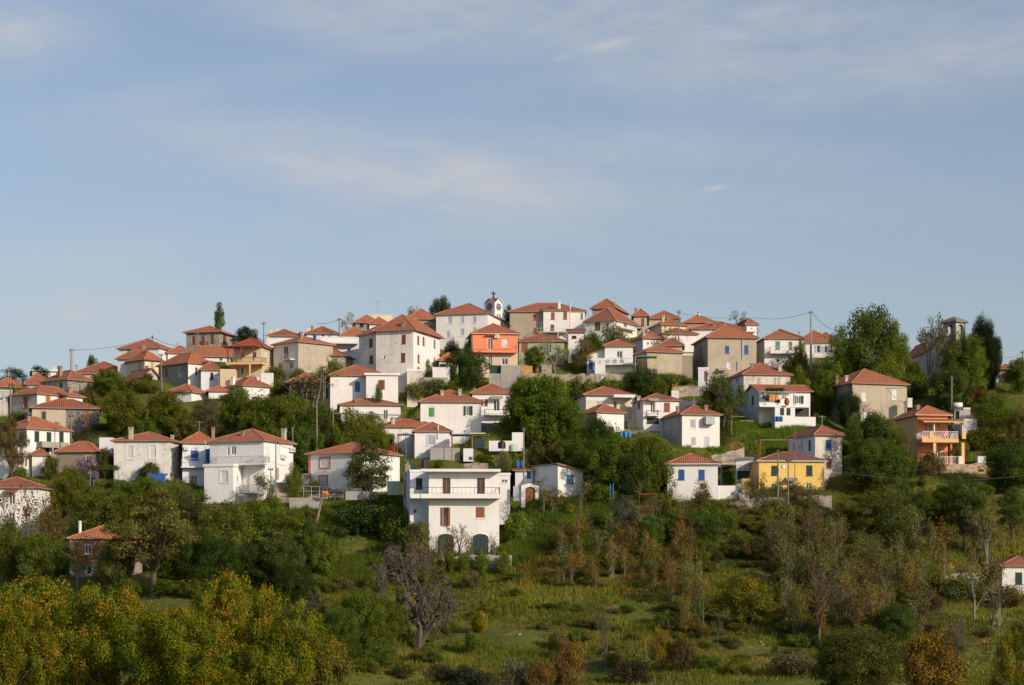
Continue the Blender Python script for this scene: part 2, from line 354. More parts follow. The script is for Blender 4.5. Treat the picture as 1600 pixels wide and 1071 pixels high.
def house(name, label, xl, xc, xr, yb, ye, yr=None, wall='white', wl=None, roof='a', rt='hip', depth=8.0, side='L', Y=None,
          wins=(), chim=(), balc=(), root=None, cat='house', ov=0.35, deep=3.0, pad=True, parapet=0.0, trim=None, corner=None, ov2=None, group=GROUP, ridge=True):
    fr=Frame(xl,xc,xr,yb,Y,depth,side); LU,LV=fr.LU,fr.LV
    ze=(YH-ye)*fr.Y/F-fr.C.z
    if root is None:
        root=empty(name, fr.C, fr.rz); tag(root,label,cat,group); M=None; root.matrix_basis=fr.M; FR[root.name]=fr
    else: M=FR[root.name].M.inverted() @ fr.M
    if pad: PADS.append((fr,))
    opsR=[];opsL=[]; wl_=[]
    for w in wins:
        face,x,y,pw,ph,typ,col=w[:7]; opt=w[7] if len(w)>7 else {}
        r=fr.rect(face,x,y,pw,ph); L=LU if face=='R' else LV
        u0=max(0.06,r[0]); u1=min(L-0.06,r[1])
        if u1-u0<0.15: continue
        r=(u0,u1,r[2],min(r[3],ze-0.12) if typ!='x' else r[3]); (opsR if face=='R' else opsL).append(r); wl_.append((face,r,typ,col,opt))
    flat=rt=='flat'; zt=ze+(parapet if flat else 0.02)
    mb=MB(); wall_face(mb,'R',LU,-deep,zt,opsR,0); wall_face(mb,'L',LV,-deep,zt,opsL,1)
    mb.poly([(LU,0,-deep),(LU,LV,-deep),(LU,LV,zt),(LU,0,zt)],0,[(0,-deep),(LV,-deep),(LV,zt),(0,zt)]); mb.poly([(LU,LV,-deep),(0,LV,-deep),(0,LV,zt),(LU,LV,zt)],0,[(0,-deep),(LU,-deep),(LU,zt),(0,zt)])
    if rt=='sr':
        rz_=fr.zat('R',LU/2,yr)
    Yc=fr.C.y+LU/2*fr.U.y+LV/2*fr.V.y
    rise=1.6
    if yr is not None:
        yd = Yc
        if rt in('sr',): yd=fr.C.y
        rise=(YH-yr)*yd/F-fr.C.z-ze
        if rt=='gu' or rt=='hip' or rt=='gv': rise=max(0.7,min(rise,3.6))
        else: rise=max(0.25,rise)
    o2=ov if ov2 is None else ov2
    if not flat:
        rm,lines,zf=roof_mesh(rt,-ov,LU+ov,-ov,LV+ov,ze,rise)
        z2=lambda x,y: zf(x,y)-0.091
        if rt in('gu','gv','sr','sl','sf'):     # gables up to the roof
            def gab(pts,mi): mb.poly([(x,y,z) for x,y,z in pts],mi,[(x+y,z) for x,y,z in pts])
            if rt=='gu':
                for x,mi in((0,1),(LU,0)): gab([(x,0,zt),(x,LV,zt),(x,LV/2,z2(x,LV/2))],mi)
            elif rt=='gv':
                for y in(0,LV): gab([(0,y,zt),(LU,y,zt),(LU/2,y,z2(LU/2,y))],0)
            else:
                for y in (0,LV): gab([(0,y,zt),(LU,y,zt),(LU,y,max(zt,z2(LU,y))),(0,y,max(zt,z2(0,y)))],0)
                for x,mi in((0,1),(LU,0)): gab([(x,0,zt),(x,LV,zt),(x,LV,max(zt,z2(x,LV))),(x,0,max(zt,z2(x,0)))],mi)
    else:
        zf=lambda x,y: ze
        if parapet:
            mb.poly([(0,0,ze-0.05),(LU,0,ze-0.05),(LU,LV,ze-0.05),(0,LV,ze-0.05)],0)
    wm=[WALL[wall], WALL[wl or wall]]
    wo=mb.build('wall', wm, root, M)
    if corner:
        s=MB(); t=0.2
        fbox(s,'R',-0.02,t,-0.025,0.0,-1,ze-0.1); s.box((-0.025,-0.025,-1),(-0.021,t,ze-0.1)); s.build('corner_trim', SM(corner), root, M)
    if not flat:
        ro=rm.build('roof',[ROOF[roof], EAVE if trim is None else SM(trim)], root, M)
        if ridge:
            s=MB()
            for a,b in lines: s.tube((a[0],a[1],a[2]+0.0),(b[0],b[1],b[2]+0.0),0.075,k=6)
            s.build('ridge_tiles', RIDGE if roof!='d' else ROOF['d'], ro, M)
    else:
        s=MB(); 
        if parapet: 
            s.box((-0.06,-0.06,zt-0.0),(LU+0.06,0.25,zt+0.1)); s.box((-0.06,0.25,zt),(0.25,LV,zt+0.1)); s.box((LU-0.25,0.25,zt),(LU+0.06,LV,zt+0.1))
        else: s.box((-ov,-ov,ze-0.0),(LU+o2,LV+ov,ze+0.28))
        ro=s.build('roof', WALL['clean'] if trim is None else SM(trim), root, M)
    for (cx,ct,cw,*rest) in chim:
        cc=rest[0] if rest else 'dirty'; vf=rest[1] if len(rest)>1 else 0.3; kind=rest[2] if len(rest)>2 else 0
        v=LV*vf; k=(cx-800)/F; base=fr.C+fr.V*v
        u=(k*base.y-base.x)/(fr.U.x-k*fr.U.y); u=max(0.3,min(LU-0.3,u)); Yd=fr.C.y+u*fr.U.y+v*fr.V.y
        zt_=(YH-ct)*Yd/F-fr.C.z; hw=max(0.16,cw*Yd/F/2); zb_=zf(u,v)-0.4; zt_=max(zt_,zb_+0.9)
        s=MB()
        if kind==1:
            s.tube((u,v,zb_),(u,v,zt_),hw,k=8); s.tube((u,v,zt_+0.05),(u,v,zt_+0.2),hw*1.5,hw*0.4,k=8)
        else:
            s.box((u-hw,v-hw,zb_),(u+hw,v+hw,zt_-0.22)); s.box((u-hw*1.25,v-hw*1.25,zt_-0.22),(u+hw*1.25,v+hw*1.25,zt_-0.12))
            for a in(-1,1):
                for b in(-1,1): s.box((u+a*hw*0.8-0.05,v+b*hw*0.8-0.05,zt_-0.12),(u+a*hw*0.8+0.05,v+b*hw*0.8+0.05,zt_))
            s.box((u-hw*1.2,v-hw*1.2,zt_),(u+hw*1.2,v+hw*1.2,zt_+0.08))
        s.build('chimney', WALL[cc] if cc in WALL else SM(cc), ro, M)
    for face,r,typ,col,opt in wl_: add_window(root,M,face,r,typ,col,opt)
    for b in balc: add_balcony(root,M,fr,*b)
    return root
FR={}
def railing(mb, p, q, z0, z1, style):
    p=Vector(p);q=Vector(q); L=(q-p).length; n=max(1,int(L/(0.3 if style!='thin' else 0.45)))
    a=Vector((0,0,z0)); b=Vector((0,0,z1))
    mb.tube(p+b,q+b,0.035,k=4); mb.tube(p+a+Vector((0,0,0.08)),q+a+Vector((0,0,0.08)),0.02,k=4)
    for i in range(n+1):
        c=p.lerp(q,i/n); mb.tube(c+a,c+b,0.016 if i%5 else 0.03,k=4)
    if style=='lattice':
        zm=(z0+z1)/2
        for i in range(n):
            c=p.lerp(q,i/n); d=p.lerp(q,(i+1)/n); mb.tube(c+a,d+b,0.018,k=4); mb.tube(c+b,d+a,0.018,k=4)
def add_balcony(root,M,fr,face,x0,x1,yt,yb_,yrail,dep=1.1,slab='white',rail='white',style='bars',posts=()):
    """slab from row yt to yb_, railing up to row yrail"""
    if face=='R' : # edges measured on the outer edge
        off=-fr.V*dep
    else: off=-fr.U*dep
    A=fr.U if face=='R' else fr.V; B=fr.C+off
    def al(x): k=(x-800)/F; return (k*B.y-B.x)/(A.x-k*A.y)
    u0,u1=sorted((al(x0),al(x1))); um=(u0+u1)/2; Yd=B.y+um*A.y
    z=lambda y:(YH-y)*Yd/F-fr.C.z
    s=MB(); fbox(s,face,u0,u1,-dep,-0.004,z(yb_),z(yt))
    for px in posts:
        u=al(px)
        fbox(s,face,u-0.1,u+0.1,-dep+0.02,-dep+0.22,-2.5,z(yb_)-0.002)
    o=s.build('balcony', WALL[slab], root, M)
    if yrail is not None:
        t=MB(); e=0.06
        if style=='solid':
            fbox(t,face,u0,u1,-dep-0.003,-dep+0.1,z(yt)+0.002,z(yrail)); fbox(t,face,u0,u0+0.1,-dep+0.1,0,z(yt)+0.002,z(yrail)); fbox(t,face,u1-0.1,u1,-dep+0.1,0,z(yt)+0.002,z(yrail))
            t.build('parapet', WALL[rail], o, M)
        else:
            a=fp(face,u0+e,-dep+e,0); b=fp(face,u1-e,-dep+e,0); railing(t,a,b,z(yt),z(yrail),style)
            railing(t,fp(face,u0+e,-0.05,0),a,z(yt),z(yrail),style); railing(t,fp(face,u1-e,-0.05,0),b,z(yt),z(yrail),style)
            t.build('railing', SM(rail), o, M)
    return o
def ac_unit(root, face, x, y, w=9, h=8):
    fr=FR[root.name]; r=fr.rect(face,x,y,w,h); s=MB(); fbox(s,face,r[0],r[1],-0.38,-0.05,r[2],r[3]); o=s.build('air_conditioner', SM('white'), root)
    g=MB(); um=(r[0]+r[1])/2; zm=(r[2]+r[3])/2; rad=min(r[1]-r[0],r[3]-r[2])*0.38
    pts=[fp(face,um+rad*math.cos(t*math.pi/6),-0.386,zm+rad*math.sin(t*math.pi/6)) for t in range(12)]; g.poly(pts); g.build('fan_grille', SM('grey'), o)
# ================================================================== the houses, row by row (all numbers are rows and columns of the 1600 px photograph)
H=house
def wn(f,typ,col,*pts,**o): return [(f,x,y,w,h,typ,col,o) for x,y,w,h in pts]
# ---- far left, top row
H('flat_house','low flat roofed white house behind the pines on the skyline',50,50,88,600,580,None,'white',rt='flat',Y=292,wins=wn('R','gl','grey',(68,587,5,5)),chim=[(86,573,2.5)])
H('white_house','white house at left edge with glazed veranda under pines',-14,-14,41,640,604,592,'white',Y=262,roof='c',wins=wn('R','gl','white',(12,611,20,8),(30,611,9,8)))
H('flat_house','pale flat walled house at left edge beside the tall wooden pole',-10,-10,19,655,614,None,'lgrey',rt='flat',Y=249,parapet=0.3,depth=5,wins=wn('R','dr','dark',(14.5,634,4,28))+wn('R','gl','white',(2,624,4,5)))
H('stone_house','grey rubble stone house with dark roof edge and brown windows, left part of the village',70,106,143,624,593,579.5,'stone','lgrey','b',depth=5.5,Y=258,
  wins=wn('L','sh','brown',(95,603,4.5,10))+wn('L','gl','brown',(77,602,3.5,5),(84,603,3.5,6))+wn('R','sh','dark',(138.5,604,5,10)),chim=[(94,573,5,'brick',0.5)])
H('grey_house','long low grey house joined to the stone house at its left',41,41,76,622,600.5,584,'lgrey',roof='b',Y=263,depth=7,wins=wn('R','gl','dark',(70,607,3,4)))
H('long_house','wide tiled house behind the stone house under the thick pole',116,116,210,602,583.5,565,'sand',roof='b',Y=272,depth=9,chim=[(111,571,4,'conc',0.5)],wins=wn('R','gl','brown',(196,587,3,3)))
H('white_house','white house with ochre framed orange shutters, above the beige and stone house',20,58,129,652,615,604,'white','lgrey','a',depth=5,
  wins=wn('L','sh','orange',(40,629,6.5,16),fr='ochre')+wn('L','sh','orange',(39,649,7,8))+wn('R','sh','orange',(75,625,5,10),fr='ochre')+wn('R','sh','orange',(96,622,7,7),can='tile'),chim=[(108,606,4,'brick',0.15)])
r=H('stone_house','two part house, beige plaster left and dark rubble stone right',50,50,155,677,637,624,'darkstone','sand','b',depth=6.5,
  wins=wn('R','sh','orange',(135,647,6,17),(135,667,6,9))+wn('R','sh','dgreen',(68.5,651,5.5,14),fr='white'))
fr=FR[r.name]; s=MB(); q=fr.rect('R',68.5,651,5.5,14); wall_face(s,'R',fr.along('R',103),-2,(YH-637.5)*fr.Y/F-fr.C.z-.1,[q],0); s.v=[(v[0],v[1]-.03,v[2]) for v in s.v]; s.build('plaster_face',WALL['sand'],r)
H('white_house','white house with orange roof, dark green shutters and concrete balcony',0,42,109,712,669.5,651,'clean',roof='c',depth=6,
  wins=wn('R','sh','dgreen',(57.6,682,7.5,16),(76.5,683,7.5,15),(96,683,7,15))+wn('R','gl','dgreen',(59,703,7,6))+wn('R','op','dark',(74,705,6,9),(90,705,14,7)),
  chim=[(90,661,5,'pink',0.3),(44,657,5,'pink',0.4)],balc=[('R',65.5,107.5,698,700,691,1.2,'conc','conc','solid',(83,))])
r=H('flat_house','flat roofed white house with one brown shutter, beside the beige block hut',-14,28,50,748,705,None,'clean',rt='flat',side='R',depth=3,parapet=0.35,wins=wn('R','osh','brown',(37,722,4.5,14)))
H('w','',50,50,74,744,711,702,'white',roof='b',root=r,depth=5,Y=226)
H('block_hut','small beige concrete block hut with orange roof beside purple lilac',88,149,171,741,705.5,690,'block',roof='c',side='R',depth=4,wins=wn('L','gl','pgrey',(138.5,716,9,10)))
H('white_house','weather stained white house with two white roller shutters and tall beige chimney',178,264,283.5,754,688.5,675,'worn',roof='a',side='R',depth=7,
  wins=wn('L','ro','white',(203,707,10,20),(238.5,706.5,10,20),fr='white')+wn('L','sh','turq',(237,741,10,9))+wn('R','gl','grey',(274,713,4.5,9)),chim=[(190,669,6,'sand',0.7),(275,681,4,'sand',0.2)])
r=H('white_house','narrow white house with blue window and blue door over a balcony',285,285,338,762,692,676,'bluish',roof='a',depth=7,Y=223,
  wins=wn('R','sh','blue',(304,711.6,12,15))+wn('R','dr','blue',(324.5,713,7,22))+wn('R','gd','pgrey',(303,750,11,15)),chim=[(347.5,669,5,'brick',0.5)],balc=[('R',283,320,729,731,717,0.9,'bluish','grey','thin')])
ac_unit(r,'R',291,701,7,5)
# big white house with lattice balconies
r=H('big_white_house','large white house with lattice railed balconies and projecting flat roofed block',328,412,459,782,688.5,670.5,'clean',roof='a',side='R',depth=7,
  wins=wn('L','gd','grey',(365,704,8,13))+wn('L','gd','pgrey',(357,705,3,12))+wn('L','gl','white',(351,745,11,18))+wn('R','ro','white',(419,707,4.5,17),(436,707,4,16))+wn('R','gd','dark',(434,741,5,20)),
  chim=[(444,671,6,'sand',0.15),(379,680,3,'brick',0.5)],balc=[('L',328,413,724.5,727,713.5,1.4,'clean','grey','lattice'),('L',372,402,770,772,758,2.0,'conc','grey','lattice')])
FRB=FR[r.name]
H('w','',319,364,377,790,729,None,'clean',rt='flat',side='R',depth=2.4,root=r,ov=0.12,Y=FRB.Y-1.5,wins=wn('L','ro','white',(350.5,745,11,18),fr='white')+wn('R','gl','grey',(371.5,749,3,12)))
ac_unit(r,'R',454,703,6,7); ac_unit(r,'R',441,714,6,7)
# white house with pink trim
r=H('white_house','white house with pink window frames behind the spreading almond tree',482,568,626,772,707,691.5,'clean',roof='c',side='R',depth=7.5,
  wins=wn('L','sh','white',(507.5,723.5,14,14),fr='pink',ft=0.2)+wn('L','dr','grey',(505,757,11,24),fr='pink',ft=0.2)+wn('L','sh','grey',(556,748,9,14),fr='pink'))
fr=FR[r.name]; s=MB(); s.box((-0.03,fr.LV-0.3,-1),(-0.004,fr.LV+0.03,(YH-708)*fr.Y/F-fr.C.z)); s.build('corner_trim',SM('pink'),r)
# ---- second row left
r=H('stone_house','stone house with brown shutters in front of the tall poplar',291,342.5,366,550,518.5,510,'palestone','stone','a',depth=6,side='R',Y=285,ov=0.45,
  wins=wn('L','sh','brown',(302.7,532,5,13),(331.6,530,5,13))+wn('L','dr','brown',(317,532.5,5.5,16))+wn('R','sh','brown',(351,530,5,13)),balc=[('L',311,323,541,542,534,0.7,'conc','dark','bars')])
H('white_house','white house with small blue shutter and antenna pole on its roof, upper left',186,249,276,580,543.5,530,'bluish','bluish','a',depth=6,side='R',Y=274,wins=wn('L','sh','lblue',(202,550.5,6,7))+wn('R','gl','grey',(262,552,4,5)))
H('white_wing_house','white house with gable shaped wall below the blue shuttered house',184,237,252,585,560,546,'white','bluish','a',depth=3.5,side='R',Y=270,chim=[(228,541,3.5,'sand',0.5)],wins=wn('L','gl','grey',(196,568,3,6)))
H('cream_house','small cream house with dark green band under the eaves',200,226,252,590,562.5,550,'palecream',roof='a',depth=4.5,Y=267,trim='dgreen',wins=wn('L','sh','beige',(218,573,5,12))+wn('R','sh','beige',(238,571,6,9)))
H('low_shed','low shed with mossy sagging roof between pole and grey house',197,225,247,604,590,578,'lgrey',rt='gv',roof='b',depth=5,Y=262,chim=[(238,573,3,'brick',0.5)])
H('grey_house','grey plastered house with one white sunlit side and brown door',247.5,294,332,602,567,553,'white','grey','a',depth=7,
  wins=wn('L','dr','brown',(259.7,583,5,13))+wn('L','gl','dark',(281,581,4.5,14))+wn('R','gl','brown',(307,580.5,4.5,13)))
H('white_annex','small white lean to house between grey house and cream balcony house',314,314,346,600,578,566,'bluish',roof='b',rt='hip',depth=5,Y=257.5,wins=wn('R','sh','dark',(331,588,5,11)))
H('white_house','white low house with chimney below the stone house and poplar',262,262,300,566,551.5,542,'white',roof='c',depth=6,Y=276,chim=[(278,537,4,'sand',0.3)])
H('orange_roof_house','house of which only a broad orange roof and white verge show, below poplar house',309,309,360,572,557,541,'white',roof='c',depth=8,rt='gu',Y=270,wins=wn('R','gl','lblue',(345,562,5,5)))
# cream balcony house
r=H('cream_house','cream house with bright red roof, brown posts and deep balcony',365,408,427,604,541,529,'cream',roof='d',side='R',depth=5.5,ov=0.4,
  wins=wn('L','gl','grey',(379,555,5,10),(398,555,5,10))+wn('L','gl','white',(378.5,579,4.5,11))+wn('L','dr','orange',(390,577,5,14))+wn('R','ro','white',(415,554,4,10)),
  chim=[(418,527,4,'white',0.2)],balc=[('L',353,409,566,569.5,559,2.2,'apricot','dark','bars',(390,))])
fr=FR[r.name]
for px in (356,377,396):
    k=(px-800)/F; B=fr.C-fr.U*2.1; v=(k*B.y-B.x)/(fr.V.x-k*fr.V.y); s=MB(); z=lambda y:(YH-y)*(fr.Y)/F-fr.C.z; s.box((-2.16,v-.08,z(566)),(-2.0,v+.08,z(544))); s.build('post',SM('brown'),r)
s=MB(); v0=fr.LV; s.box((-2.3,0,z(544)),(-0.02,v0+1.0,z(542.6))); s.build('porch_roof',SM('brown'),r)
r=H('white_house','white house with beige right side and small balcony door, beside cream balcony house',427,466,520,604,534,525.5,'beige','clean','c',side='L',depth=5.6,
  wins=wn('L','gd','grey',(446.7,551,7.5,20))+wn('L','gl','grey',(438,572,6,10),(455,572,6,10))+wn('R','sh','grey',(478,549,4,14),(490,548,4,13)),
  chim=[(470,520,4,'brick',0.2),(492,524,3,'blue',0.2)],balc=[('L',438,453,561.5,563,553,0.8,'clean','grey','bars')])
for i,(x0,x1,ye,yr,lab,ch) in enumerate(((418,470,525,516,'white house on the skyline with two tall chimneys right of the dark tree',[(423.5,513,3.5),(434,511.5,3.5)]),
      (479,528,521.5,511.5,'white skyline house with blue shutters and slim chimneys',[(487.5,510,3,'brick'),(475,510,3.5)]))):
    H('white_house',lab,x0,x0,x1,545,ye,yr,'bluish',roof='b',Y=284-i*3,depth=7,chim=ch,wins=[] if i==0 else wn('R','sh','blue',(491.5,526,3,5),(504.5,526.5,3.5,7))+wn('R','gl','grey',(513,527,4,4)))
H('white_house','L shaped low white house half hidden by trees, left of the house with two chimneys',260,299,326,630,612.5,601,'white',roof='c',depth=4.5,side='R',wins=wn('L','sh','white',(285,617,8,6),can='tile'))
H('white_house','low white house showing only a tiled roof strip between trees',326,326,358,626,611,604,'white',roof='c',depth=5,Y=253)
H('white_house','white house with two whitewashed chimneys above the dark tree band',349,380,421,628,602.5,591,'clean','bluish','b',depth=6,chim=[(362,589.5,4,'white',0.6),(402,590.5,4,'white',0.3)],wins=wn('R','sh','white',(393,612,5,8),(412,613,4,7)))
r=H('veranda_house','house with broad orange pyramid roof and shaded veranda behind yellow reeds',452,452,506,622,598,583,'lgrey',roof='c',depth=5.5,ov=0.6,Y=252,wins=wn('R','gl','dark',(493,610,9,13),(470,609,6,9)))
H('blue_door_annex','narrow shaded annex with blue door beside the white house with one blue shutter',507,507,516,634,605,None,'bluish',rt='flat',Y=251.5,depth=4,wins=wn('R','dr','blue',(511,615,3.5,16)))
# ---- big white block and neighbours
r=H('tall_white_house','tall worn white house with brown shutters, highest block in the village centre',587.5,646,689,606,515.5,495,'clean','worn','a',side='R',depth=10,Y=257,ov=0.5,
  wins=wn('L','sh','brown',(630.5,530.5,6.5,14),(629.6,559,7,14))+wn('L','gl','dark',(600.5,558.5,2.5,5))+wn('R','sh','brown',(653.6,531.6,3,13),(662,533.5,3,13),(654,560.5,3,13),(654,577,4,6))+wn('R','sh','sage',(679,537.5,3,13),(679,565.5,2.5,12)),chim=[(609.5,504,5,'brick',0.3)])
fr=FR[r.name]
H('w','',560.5,590,646,606,520.5,507,'clean','worn','a',side='L',depth=4.5,root=r,Y=259.5,rt='hip',wins=wn('L','sh','brown',(579.5,536,6,13.5),(580,562,6,12.5)))
H('white_block_shed','plain white box shaped outbuilding in front of the tall white house',636,636,661,606,580,None,'dirty',rt='flat',Y=254,depth=3,ov=0.05)
r=H('white_house','white house with one blue and one brown shutter and flat roofed corner',513.5,516,603,634,586.5,569.5,'clean',roof='a',depth=7,Y=250,wins=wn('R','sh','lblue',(558.6,604,8,15)))
H('w','',572,572,622,634,586.5,None,'clean',rt='flat',root=r,Y=248.5,depth=4,ov=0.25,wins=wn('R','sh','brown',(596,601,10.4,14)))
r=H('white_terrace_house','long white house with parapet terrace and orange roof, left of tall block',500,500,562,560,530,None,'bluish',rt='flat',Y=268,parapet=0.25,depth=5,wins=wn('R','gl','grey',(545,547,5,6)))
H('w','',534,534,572,545,525,512,'white',roof='c',root=r,Y=272,depth=6,chim=[(542,513,4.5,'brick',0.2),(531,508,3.5,'conc',0.6)])
s=MB(); fr=FR[r.name]; s.box((-0.3,-1.3,(YH-538.5)*268/F-fr.C.z),(fr.LU*.95,-0.003,(YH-536.8)*268/F-fr.C.z)); s.build('canopy',WALL['palecream'],r)
H('stone_house','low grey stone house with orange roof left of the tall white house',488,537,549,584,555.5,544,'stone','lgrey','c',side='R',depth=5,Y=262)
H('ruined_house','dark stone house with broken roof on the skyline',555,555,590,520,504.5,494,'grey',rt='hip',roof='c',Y=288,depth=6,wins=wn('R','op','dark',(565,508,6,6)),chim=[(583,496,3)])
H('terrace_house','flat roofed pale house with roof railing and antenna on the skyline',571,571,614,520,495,None,'palecream',rt='flat',Y=292,parapet=0.2,depth=6)
H('white_roof_house','small tiled house between the ruined house and the tall white house',577,577,606,525,506,498,'white',roof='a',Y=281,depth=6)
H('stone_house','stone house with red roof joined to the white school, left of it',628,638,682,540,498.5,485,'stone',roof='a',Y=280,depth=8,wins=wn('R','sh','lgrey' if False else 'grey',(667.5,509,6,8)))
H('school_building','large white building with rows of pale grey shutters beside the clock tower',681.5,762,786,556,489.5,475,'clean','clean','a',side='R',depth=9,Y=276,ov=0.3,
  wins=wn('L','ro','pgrey',(702.7,501,6.4,11.4),(722,500,6.4,11.4),(741,500,6.4,11.4),(700,523,6,11.5),(722,519,6.4,11.4),(741,516,6.4,8),(700,545,6,9)))
H('low_house','low house with small red roof between the tall white house and the big dark tree',686,686,716,586,563.5,552,'palecream',roof='c',Y=263,depth=5,wins=wn('R','op','dark',(692,571,12,4)))
# coral house
r=H('coral_house','coral and cream house with balcony along its front and roll shutters',732,738.5,809,580,521,506,'peach',roof='a',depth=6,Y=262,trim='cream',
  wins=wn('R','gd','white',(766,537.5,8,18))+wn('R','ro','white',(789,536,10,12))+wn('R','gl','white',(752,562,10,8),(789,565,10,11))+wn('R','gd','white',(766,565,7,19)))
fr=FR[r.name]; z=lambda y:(YH-y)*fr.Y/F-fr.C.z
wp=[w for w in r.children if w.name.startswith('wall')][0]
s=MB(); ops=[fr.rect('R',766,537.5,8,18),fr.rect('R',789,536,10,12)]; wall_face(s,'R',fr.LU,z(551),z(521.5),ops,0)
for i,v in enumerate(s.v): s.v[i]=(v[0],v[1]-0.03,v[2])
s.f=s.f[:]; s.build('coral_wall_face',WALL['coral'],r)
add_balcony(r,None,fr,'R',738.5,808,547.5,551,539.5,1.0,'coral','salmon','bars')
ac_unit(r,'R',776,526,7,5.5)
s=MB(); s.box((fr.LU*0.28,-0.6,z(524.5)),(fr.LU*0.5,-0.035,z(523.8))); s.build('canopy',SM('salmon'),r)
H('green_house','grey green house with pyramid roof behind blossoming trees',811,811,882,590,533.5,522,'sagew',roof='b',Y=268,depth=8,wins=wn('R','sh','rust',(819.7,543,10,12.6))+wn('R','gd','mint',(858,545,8,14)))
# stone and white skyline house
r=H('white_house','white fronted skyline house with brown shutters and steel stove pipe',796.5,796.5,913,530,487,474,'tan','tan','a',Y=282,depth=8,wins=wn('R','sh','rust',(835.5,496,4.5,9),(835.5,517,4,8))+wn('R','sh','olive',(909,494,3,9)),chim=[(874,471.5,4,'white',0.05)])
H('w','',849,849,889.5,530,485.5,480.5,'clean',roof='a',rt='sf',root=r,Y=281,depth=1.6,ov=.25,wins=wn('R','sh','orange',(863.7,494,6,11),(883,493.5,6,11))+wn('R','sh','brown',(863,512,6,9)))
H('w','',889.7,889.7,914,530,487.2,483,'clean',roof='a',rt='sf',root=r,Y=281.8,depth=1.2,ov=.1,wins=wn('R','sh','olive',(909,494,3,9)))
fr=FR[r.name]; s=MB(); u=fr.along('R',890.6); z=lambda y:(YH-y)*fr.Y/F-fr.C.z
s.tube((u,-0.35,z(511)),(u,-0.35,z(474)),0.12,k=8); s.tube((u,-0.35,z(474)),(u+0.15,-0.35,z(470.5)),0.16,0.05,k=6); s.build('stove_pipe',SM('pgrey'),r)
add_balcony(r,None,fr,'R',839,884,518.5,520,513,2.0,'conc','grey','thin',(872,))
r=H('small_white_hut','tiny white hut with brown roof between skyline house and bushes',888,888,912,535,519,511.5,'white',roof='e',Y=274,depth=3,rt='sf',wins=wn('R','op','dark',(897,527,7,4)))
H('white_house','white house with olive shutters below the top brown house',915,960,996,525,500.5,483,'white','white','b',side='R',depth=7.5,Y=276,wins=wn('L','sh','olive',(933.5,510,9,12),(948.6,510,5,11))+wn('R','sh','brown',(977,507.5,5,9)),balc=[('R',970,996,513,514.5,509.5,0.9,'white','grey','thin')])
r=H('brown_house','brown beige house highest on the skyline right of the clock tower',925.5,960,978,515,481,470,'tan','tan','a',side='R',depth=8,Y=286,wins=wn('R','sh','beige',(981 if False else 968,489,3,9),(974,491,2.6,8)))
r=H('balcony_house','narrow beige house with brown balcony posts behind the white olive shuttered house',990,990,1011,520,494,485.5,'sand',roof='a',Y=284,depth=6,chim=[(992,482,3,'brick',0.4)],wins=wn('R','sh','brown',(1004,504,4,12)),balc=[('R',991,1003,512,513.5,508,1.2,'sand','brown','bars')])
r=H('white_house','white house with glazed door, balcony and blue barrel on the stone wall',945,945,989,584,541,532,'clean',roof='a',Y=262,depth=7,wins=wn('R','gd','white',(968,554.5,9,12)),balc=[('R',945,998,568,570,560,1.6,'clean','grey','bars')])
H('w','',917,917,945,584,558,545,'clean',roof='c',rt='sl',root=r,Y=263,depth=5,wins=wn('R','dr','lblue',(923,570,6,14)))
H('white_box_shed','white box shaped shed with one slit window on the stone wall',929.5,929.5,946,584,563,None,'clean',rt='flat',Y=260.5,depth=2,ov=0.04,wins=wn('R','gl','grey',(937,566,4,2)))
# ---- top right cluster
H('beige_house','beige skyline house with flat ridge behind the wooden pole, right of brown house',1014,1014,1060,520,498,488,'sand',roof='a',Y=286,depth=8)
H('cream_house','cream skyline house with square chimney left of the wooden pole',1015,1034,1071,530,507.5,499,'palecream','lgrey','a',depth=5,Y=279,chim=[(1036,494,4,'sand',0.2)])
H('pink_house','pink walled skyline house with round capped pink chimney',1062,1071,1117,530,504,493.5,'pink',roof='c',depth=6,Y=282,chim=[(1092,489,3.5,'peach',0.3,1)])
H('white_house','white house with brown roof right of the pole above the orange roofed cottage',1022,1036,1088,540,521.5,512.5,'white','lgrey','b',depth=5,Y=275,wins=wn('R','sh','white',(1073,528,5,6)))
H('white_house','white skyline house with small blue shutters behind the big beige house',1080,1080,1163,535,514.5,503,'white',roof='a',Y=279,depth=7,wins=wn('R','sh','blue',(1155,517,4,3.5)),chim=[(1116,503,4,'brick',0.2)])
H('white_house','small white gabled house with balcony behind the bare tree on the skyline',1148,1166,1182,530,507.5,500,'white',roof='a',Y=288,depth=5,wins=wn('R','gl','grey',(1174,514,4,3)),balc=[('R',1165,1183,517,518.5,514,0.8,'white','white','bars')])
H('orange_roof_cottage','white cottage with orange hipped roof and yellow framed windows',985,1004.5,1039,548,528.5,519,'white','bluish','c',depth=4.5,Y=270,chim=[(1003.5,519,4,'sand',0.1)],wins=wn('R','gl','yellow',(1012.5,537,3,4),(1018.5,537,3,4)))
H('brown_roof_cottage','small low cottage with brown roof and slim chimney behind the beige low house',1031,1031,1066,556,540.5,530,'sand',roof='b',Y=265,depth=5,chim=[(1041,527,3,'brick',0.2)])
r=H('beige_house','low plain beige house with yellow door curtain and green pergola beside it',989,1011,1066,592,549.5,539,'beige','tan','a',depth=5,Y=261,wins=wn('R','dr','yellow',(1025.5,563,7.5,12)))
H('w','',1066,1066,1083,592,556,None,'tan',rt='flat',root=r,Y=264,depth=3,ov=0.05)
